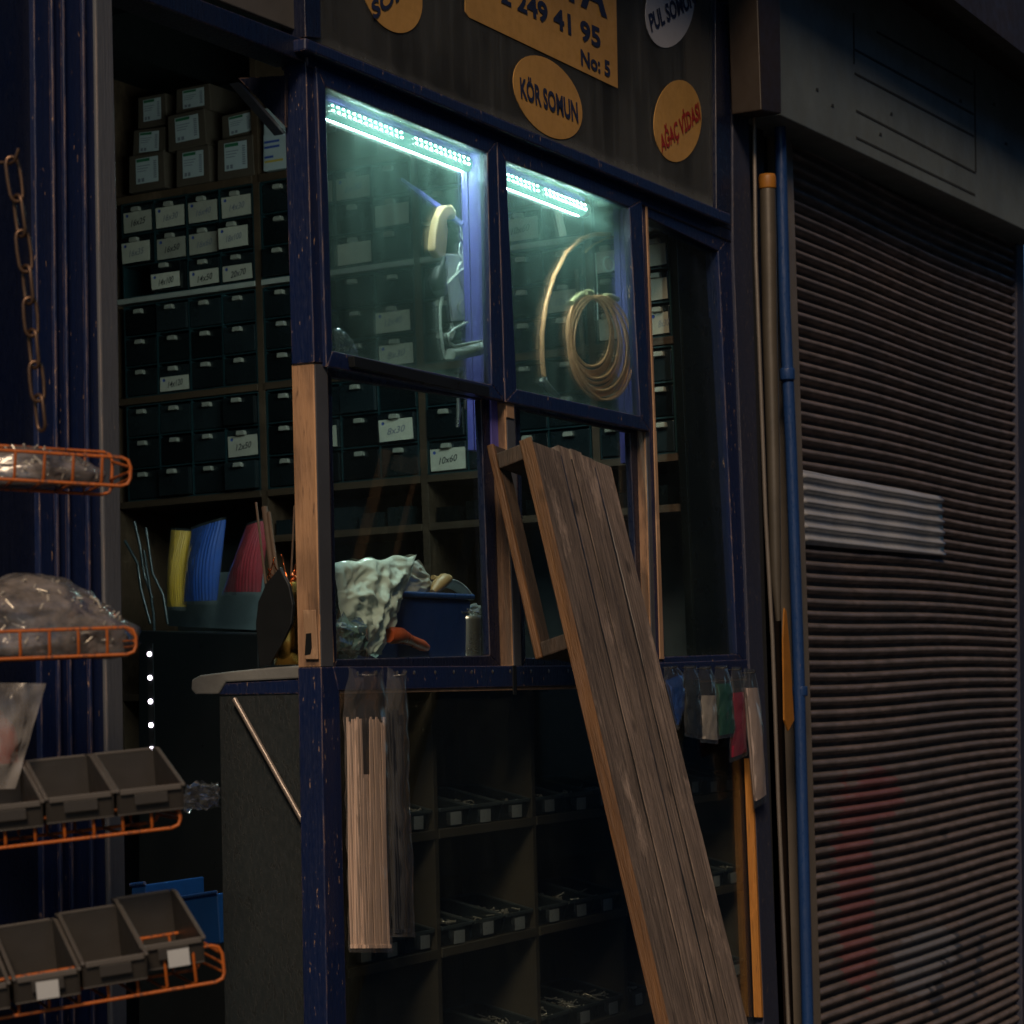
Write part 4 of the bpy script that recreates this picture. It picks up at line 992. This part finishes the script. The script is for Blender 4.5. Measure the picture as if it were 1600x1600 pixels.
m = MB(); m.tube(ppath([(850, 588), (847, 560), (847, 520), (853, 475), (866, 430), (885, 395), (908, 374), (930, 366), (952, 366)], .12), .0056, 10)
o = m.build('copper_hook_tube', M['copper']); tag(o, 'thick copper tube bent like a cane left of the coil', 'copper tube')
m = MB(); m.tube(ppath([(915, 394), (928, 382), (946, 373), (958, 370)], .13), .0025, 8); o = m.build('copper_offcut', M['copper']); tag(o, 'short thin copper offcut above the coil', 'copper tube')
m = MB(); m.tube(ppath([(849, 594), (858, 607), (872, 622)], .11), .0085, 6, cap=False); m.tube(ppath([(849, 594), (848.5, 593)], .11), .0095, 6, cap=False); o = m.build('socket_wrench', M['steel']); tag(o, 'hexagonal steel tube spanner in the bottom corner of the right pane', 'spanner'); o.modifiers.new('s', 'SOLIDIFY').thickness = .0015
c_ = onY(951, 413, .1); m = MB(); m.tube([c_+Vector((.016*math.cos(k*.5236), -.006*math.cos(k*.5236), .017*math.sin(k*.5236))) for k in range(12)], .0025, 8, closed=True); o = m.build('tape_reel', M['green_metal']); tag(o, 'small pale ring hanging beside the right inner post', 'ring')
m = MB(); m.tube(ppath([(872, 330), (876, 350), (880, 368)], .2), .009, 8); o = m.build('white_roll', M['paper']); tag(o, 'cream coloured roll hanging under the end of the LED tube', 'roll')
m = MB(); m.tube(ppath([(900, 420), (905, 470), (912, 560)], .16), .006, 6); o = m.build('dark_rod', M['shelf_wood']); tag(o, 'dark wooden rod hanging behind the copper coil', 'rod')
m = MB(); m.tube(ppath([(930, 395), (933, 440), (934, 500)], .15), .002, 6); o = m.build('thin_rod', M['green_metal']); tag(o, 'thin pale rod hanging behind the copper coil', 'rod')

# ================================================================== HANGING PACKS OUTSIDE
YH = -.02
def tie_pack(x0, x1, topy, boty, dx, mat, label, n, seed, notch=None):
    e = empty('cable_tie_pack', onY((x0+x1)/2, topy-60, YH), label, 'cable tie pack', 'cable tie packs hanging on the sill')
    m = MB(); r_ = random.Random(seed)
    for row in range(2):
        for i in range(n):
            u = (i+.5)/n; a = x0+(x1-x0)*u
            tt = topy+r_.uniform(-4, 10)
            if notch and notch[0] < u < notch[1] and row == 0: tt = notch[2]
            if notch and notch[0] < u < notch[1] and row == 1: tt = notch[2]+6
            y_ = YH-.012*math.sin(math.pi*u)-row*.003+.002
            w_ = (onY(a+(x1-x0)/n*.44, 1200, y_)-onY(a, 1200, y_)).x
            pts = []
            for k in range(9):
                s = k/8; py = tt+(boty-tt)*s; px = a+dx*((py-topy)/(boty-topy))+math.sin(s*5+i*1.7+seed)*1.2
                pts.append(onY(px, py, y_-.001*math.sin(s*6+i)))
            vs_ = []; 
            for p in pts: vs_ += [p+Vector((-w_, 0, 0)), p+Vector((w_, 0, 0)), p+Vector((w_, .0016, 0)), p+Vector((-w_, .0016, 0))]
            fs = []
            for k in range(8):
                for q_ in range(4): fs.append([k*4+q_, k*4+(q_+1) % 4, (k+1)*4+(q_+1) % 4, (k+1)*4+q_])
            fs += [[3, 2, 1, 0], [32, 33, 34, 35]]
            m.add(vs_, fs)
            m.box(pts[-1]+Vector((-w_*1.3, -.0025, -.006)), pts[-1]+Vector((w_*1.3, .002, .0)))
    m.build('cable_ties', mat, e)
    q = MB()
    def f(u, v, s):
        top_ = 1048+6*math.sin(u*9)+(-6 if u < .1 or u > .9 else 6)
        py = top_+(boty+12-top_)*v; sq = 1-.25*math.exp(-((v-.02)/.05)**2)
        cx_ = (x0+x1)/2+dx*max(0, (py-topy)/(boty-topy)); px = cx_+(u-.5)*(x1-x0+8)*sq
        b = math.sin(math.pi*u)**.6 if 0 < u < 1 else 0
        return onY(px, py, YH+s)+Vector((0, (-.018 if s < 0 else 0)*b+.004*noise.noise(Vector((u*3, v*14, seed))), 0))
    q.grid(lambda u, v: f(u, v, -.001), 12, 60); q.grid(lambda u, v: f(u, v, .004), 12, 60); q.build('clear_bag', M['film_flat'], e)
    h = MB(); p = onY((x0+x1)/2, 1056, YH+.01); h.tube([p, p+Vector((0, -.02, .002)), p+Vector((0, -.024, .008))], .0015, 6); h.build('nail', M['steel'], e)
    return e
ties = plain('nylon_ties', (.62, .46, .36), .45, var=.12)
tie_pack(541, 601, 1124, 1476, 8, ties, 'long pack of natural beige cable ties hanging on the sill', 20, 1, (.42, .62, 1210))
tie_pack(606, 630, 1110, 1452, 11, plain('black_ties', (.02, .025, .035), .35), 'long pack of black cable ties hanging right of the beige pack', 9, 4)

def mini(quad, mat, label, fill=.3, seed=0, depth=.012, y=-.03):
    cs = [onY(px, py, y) for px, py in quad]
    def f(u, v, dd, wob=.003):
        p = cs[0].lerp(cs[1], u).lerp(cs[3].lerp(cs[2], u), v)
        b = (max(0., math.sin(math.pi*u))**.5)*(.25+.75*max(0., math.sin(math.pi*(v*.9+.05))))
        pin = (u-.5)*-.35*math.exp(-(v/.12)**2)*(cs[1]-cs[0])
        return p+pin+Vector((0, -dd*b+wob*noise.noise(Vector((u*5+seed, v*7, dd*99))), 0))
    e = empty('small_packet', cs[0].lerp(cs[1], .5), label, 'packet', 'small packets hanging under the right window')
    m = MB(); m.grid(lambda u, v: f(.08+u*.84, fill+v*(.95-fill), depth*.8, .002), 12, 16); m.grid(lambda u, v: f(.08+u*.84, fill+v*(.95-fill), -.003, 0), 4, 4); m.build('contents', mat, e)
    m = MB(); m.grid(lambda u, v: f(u, v, depth, .004), 14, 26); m.grid(lambda u, v: f(u, v, -.004, .001), 6, 8); m.build('clear_bag', M['film'], e)
    m = MB(); p = f(.5, .03, depth); m.tube([p+Vector((0, .025, 0)), p+Vector((0, -.008, 0)), p+Vector((0, -.01, .005))], .0018, 6); m.build('hook', M['black'], e)
mini([(1032, 1042), (1064, 1040), (1070, 1100), (1058, 1142)], plain('blue_rope', (.01, .09, .4), .4), 'small packet of bright blue ties, nearest the leaning bench', .22, 1)
mini([(1064, 1040), (1092, 1040), (1098, 1156), (1070, 1150)], plain('black_rope', (.02, .035, .05), .3), 'small packet of black ties next to the bright blue one', .2, 2)
mini([(1088, 1042), (1116, 1040), (1122, 1163), (1094, 1160)], plain('white_ties', (.6, .56, .5), .4), 'small packet of white ties in the middle of the row', .38, 3)
mini([(1114, 1040), (1140, 1040), (1150, 1150), (1122, 1155)], plain('green_ties', (.01, .13, .09), .4), 'small packet of green ties hanging right of the white one', .25, 4)
mini([(1140, 1042), (1160, 1042), (1168, 1180), (1140, 1192)], plain('red_ties', (.38, .03, .07), .4), 'longer packet of dark red ties in the row', .28, 5, y=-.026)
mini([(1158, 1044), (1182, 1046), (1198, 1250), (1178, 1264)], plain('cream_ties', (.62, .5, .45), .4), 'longest pinkish white packet at the right end of the row', .14, 6, y=-.034, depth=.016)

# ================================================================== WIRE TRAYS AND BINS AT THE LEFT, hanging in front of the pilaster
DT = 3.0
yaw = R(20)
TA_ = rh*math.cos(yaw)+fh*math.sin(yaw); TF = rh*math.sin(yaw)-fh*math.cos(yaw)
def frame_rot(tilt):
    a = (TA_*math.cos(tilt)+Z*math.sin(tilt)); up = (Z*math.cos(tilt)-TA_*math.sin(tilt)); back = -TF
    return Matrix((a, back, up)).transposed(), a, back, up
def tray(px, py, dep, W_, D_, hf, hb, tilt, label, ft=True):
    Rm, a, bk, up = frame_rot(tilt); o = atD(px, py, dep)      # front right bottom corner
    e = empty('wire_tray', o, label, 'wire tray', 'orange wire trays hanging left of the doorway', Rm.to_euler())
    r0 = .0022
    L = lambda x, y, z: Vector((x, y, z))
    def rail(y, z, rr=.012, r_=r0):
        m = MB(); m.tube([L(-W_, y, z), L(-.012, y, z), L(-.004, y, z-.003), L(0, y, z-.012), L(0, y, .01), L(-.003, y, .003), L(-.012, y, 0), L(-W_, y, 0)], r_, 8)
        return m
    rail(0, hf).build('front_rail', M['orange_wire'], e, local=True)
    rail(D_, hb).build('back_rail', M['orange_wire'], e, local=True)
    m = MB(); m.tube([L(0, 0, hf-.012), L(0, D_, hb-.012)], .002, 6); m.tube([L(0, 0, .01), L(0, D_, .01)], .002, 6); m.tube([L(-.002, 0, hf*.5), L(-.002, D_, hf*.55)], .0018, 6)
    m.build('end_wires', M['orange_wire'], e, local=True)
    m = MB(); n_ = int(W_/.036)
    for i in range(1, n_):
        x = -i*.036; m.tube([L(x, 0, hf), L(x, 0, .006), L(x, .006, .0), L(x, D_-.006, 0), L(x, D_, .006), L(x, D_, hb)], .002, 6)
    m.build('upright_wires', M['orange_wire'], e, local=True)
    return e, Rm, a, bk, up
t1 = tray(203, 760, 2.98, .42, .13, .036, .056, R(-3.0), 'top orange wire tray holding a grey bag, hung by a rusty chain')
t2 = tray(213, 1022, 2.98, .42, .13, .034, .06, R(1.0), 'second orange wire tray holding a large clear bag')
t3 = tray(283, 1292, 2.95, .5, .14, .03, .04, R(4.0), 'third wire tray carrying three grey bins')
t4 = tray(352, 1532, 2.92, .5, .14, .045, .05, R(5.5), 'bottom orange wire tray carrying four grey bins')
def bins_on(tr, offs, W_, D_, hb, hf, names_, lift, tags):
    e, Rm, a, bk, up = tr
    for i, (x, yy, z) in enumerate(offs):
        p = e.location+a*x+bk*yy+up*z
        place_bin(0, 0, 0, W_, D_, hb, hf, 'bin', names_[i], 'grey bins in the wire trays', tag_label=tags[i], content=0, loc=p, rot=Rm.to_euler())
bins_on(t3, [(-.079, -.01, .022), (-.166, -.01, .022), (-.253, -.01, .02), (-.34, -.01, .02)], .083, .16, .072, .03,
        ['grey plastic bin at the right end of the third tray', 'grey plastic bin in the middle of the third tray', 'grey plastic bin at the left of the third tray', 'grey plastic bin in the third tray, cut by the picture edge'], 0, (0, 0, 0, 0))
bins_on(t4, [(-.1, .0, .026), (-.176, -.02, .02), (-.258, -.02, .015), (-.342, -.02, .012)], .078, .16, .076, .03,
        ['grey bin with a paper label at the right end of the bottom tray', 'unlabelled grey bin second from the right in the bottom tray', 'grey bin with white sticker, third from the right in the bottom tray', 'grey bin cut by the picture edge in the bottom tray'], 0, (1, 0, 1, 0))
def lump(name, c, ax, mat, label, seed, rotf=None, flat=.0, cat='bag', inner=None):
    m = MB(); n1, n2 = 40, 24
    def f(u, v):
        th_ = 2*math.pi*u; ph = math.pi*(v-.5)
        d = Vector((math.cos(ph)*math.cos(th_), math.cos(ph)*math.sin(th_), math.sin(ph)))
        k = 1+.22*noise.noise(d*1.4+Vector((seed, 0, 0)))+.16*abs(noise.noise(d*3.1+Vector((0, seed, 0))))+.05*abs(noise.noise(d*8+Vector((0, seed, 0))))
        z = max(d.z, -.45) if True else d.z
        p = TA_*(d.x*ax[0]*k)-TF*(d.y*ax[1]*k)+Z*(z*ax[2]*k)
        return c+p
    m.grid(f, n1, n2); o = m.build(name, mat); tag(o, label, cat); return o
def fill_bag(parent, c, ax, seed, n):
    r2 = random.Random(seed); m = MB()
    for _ in range(n):
        th_ = r2.uniform(0, 6.283); ph = r2.uniform(-.3, 1.3); d = Vector((math.cos(ph)*math.cos(th_), math.cos(ph)*math.sin(th_), math.sin(ph)))
        k = 1.0+.22*noise.noise(d*1.4+Vector((seed, 0, 0)))+.16*abs(noise.noise(d*3.1+Vector((0, seed, 0))))
        p = c+TA_*(d.x*ax[0]*k)-TF*(d.y*ax[1]*k)+Z*(d.z*ax[2]*k)
        q = Vector((r2.uniform(-1, 1), r2.uniform(-1, 1), r2.uniform(-1, 1))).normalized()*r2.uniform(.004, .009)
        m.tube([p-q, p+q], r2.uniform(.0012, .002), 5)
    m.build('fittings', M['screws'], parent)
    m = MB()
    def g_(u, v):
        th_ = 2*math.pi*u; ph = math.pi*(v-.5)
        d = Vector((math.cos(ph)*math.cos(th_), math.cos(ph)*math.sin(th_), math.sin(ph))); q = Vector((d.x, d.y, d.z))
        r1 = 1-abs(noise.noise(q*2.2+Vector((seed, 5, 0))))*2.2; r2_ = 1-abs(noise.noise(q*5+Vector((0, seed, 5))))*2.2
        k = 1.03+.22*noise.noise(d*1.4+Vector((seed, 0, 0)))+.1*r1+.05*r2_
        return c+TA_*(d.x*ax[0]*k)-TF*(d.y*ax[1]*k)+Z*(max(d.z, -.45)*ax[2]*k)
    m.grid(g_, 90, 48)
    m.build('clear_film', film('bag_film', (.5, .48, .48), .13, .1, 9, .7), parent)
bagm = NT('packed_screws_bag'); nn = bagm.noise(60); n2 = bagm.noise(9, (1, 1, 1), 5, .6, 1.5); v_ = bagm.n('ShaderNodeTexVoronoi', feature='DISTANCE_TO_EDGE'); v_.inputs['Scale'].default_value = 22; bagm.l(bagm.mapping(), v_.inputs['Vector'])
cc = bagm.mixc(bagm.ramp(nn, [(.35, 0.), (.7, 1.)]), (.04, .038, .04), (.2, .17, .155)); cc = bagm.mixc(bagm.ramp(n2, [(.45, 0.), (.62, .8)]), cc, (.24, .22, .22))
bagm = bagm.done(bagm.pr(cc, .22, 0, bagm.bump(bagm.math('ADD', n2, bagm.math('MULTIPLY', v_.outputs['Distance'], .6)), 1., .02), Transmission_Weight=0) if False else bagm.pr(cc, .22, 0, bagm.bump(bagm.math('ADD', n2, bagm.math('MULTIPLY', v_.outputs['Distance'], .3)), .5, .012), **{'Coat Weight': 1., 'Coat Roughness': .08}))
fill_bag(lump('filled_bag', atD(20, 742, 3.03), (.095, .05, .033), bagm, 'grey filled plastic bag lying in the top wire tray', 2.3), atD(20, 742, 3.03), (.095, .05, .033), 2.3, 90)
fill_bag(lump('filled_bag', atD(25, 990, 3.03), (.13, .055, .062), bagm, 'large clear bag of fixings heaped in the second wire tray', 7.1), atD(25, 990, 3.03), (.13, .055, .062), 7.1, 160)
lump('hanging_bag', atD(-6, 1180, 3.06), (.03, .02, .05), plain('red_goods', (.5, .05, .03), .4), 'red goods in the clear bag below the second tray', 3.2, cat='goods')
m = MB(); cs = [atD(*p, 3.0) for p in ((-40, 1066), (72, 1068), (24, 1232), (-60, 1236))]
m.grid(lambda u, v: cs[0].lerp(cs[1], u).lerp(cs[3].lerp(cs[2], u), v)+TF*(.02*math.sin(math.pi*u)*math.sin(math.pi*v)+.01*noise.noise(Vector((u*4, v*4, 3)))), 20, 24)
o = m.build('clear_bag', film('smoky_film', (.35, .33, .31), .55, .2, 14)); tag(o, 'smoky clear bag with red goods hanging below the second tray', 'bag')
# chain
m = MB(); pp = [(18, 250), (27, 310), (34, 365), (41, 420), (46, 470), (50, 520), (55, 570), (60, 622), (65, 668)]
path = []
for i in range(len(pp)-1): path.append((atD(*pp[i], 2.95), atD(*pp[i+1], 2.95)))
CH = empty('hanging_chain', path[-1][1], 'rusty link chain holding up the top wire tray', 'chain')
for i, (A_, B_) in enumerate(path):
    c_ = (A_+B_)/2; d = (A_-B_); hl = d.length*.5+.004; d.normalize()
    s_ = (TA_ if i % 2 == 0 else (TA_*.45+TF*.9)).normalized(); s_ = (s_-d*s_.dot(d)).normalized()
    m = MB(); hw = .0085
    m.tube([c_+d*hl*(1 if abs(math.sin(k*math.pi/8)) > .0 else 1)*math.copysign(abs(math.sin(k*math.pi/8))**.45, math.sin(k*math.pi/8))+s_*hw*math.copysign(abs(math.cos(k*math.pi/8))**.8, math.cos(k*math.pi/8)) for k in range(16)], .0024, 8, closed=True)
    m.build('link', M['chain'], CH)
m = MB(); m.tube([atD(-20, 254, 2.96), atD(8, 254, 2.96), atD(16, 256, 2.95), atD(24, 250, 2.94), atD(29, 232, 2.94)], .0022, 8); m.build('hook', M['chain'], CH)
# blue crates low inside doorway, foil packet
for (quad, lb) in (([(205, 1385), (228, 1382), (230, 1470), (206, 1470)], 'small blue crate in the dark behind the pilaster edge'), ([(264, 1408), (340, 1396), (345, 1475), (268, 1475)], 'blue plastic crate in the dark low in the doorway')):
    m = MB(); m.prism([onX(*p, 3.9) for p in quad], (.2, 0, 0)); o = m.build('blue_crate', plain('crate_blue', (.01, .06, .22), .4), bevel=.003); tag(o, lb, 'crate', 'blue crates in the doorway')
    q = MB(); ps = [onX(*p, 3.9) for p in quad]; q.tube([ps[0]+Vector((-.003, 0, .003)), ps[1]+Vector((-.003, 0, .003))], .004, 8); q.build('rim', M['blue_pipe'], o)
crumple('foil_packet', [(288, 1226), (342, 1222), (342, 1262), (285, 1268)], .1, .01, M['film'], 'crumpled clear packet lying beyond the third tray', 13, nu=16, nv=12, amp=.01)
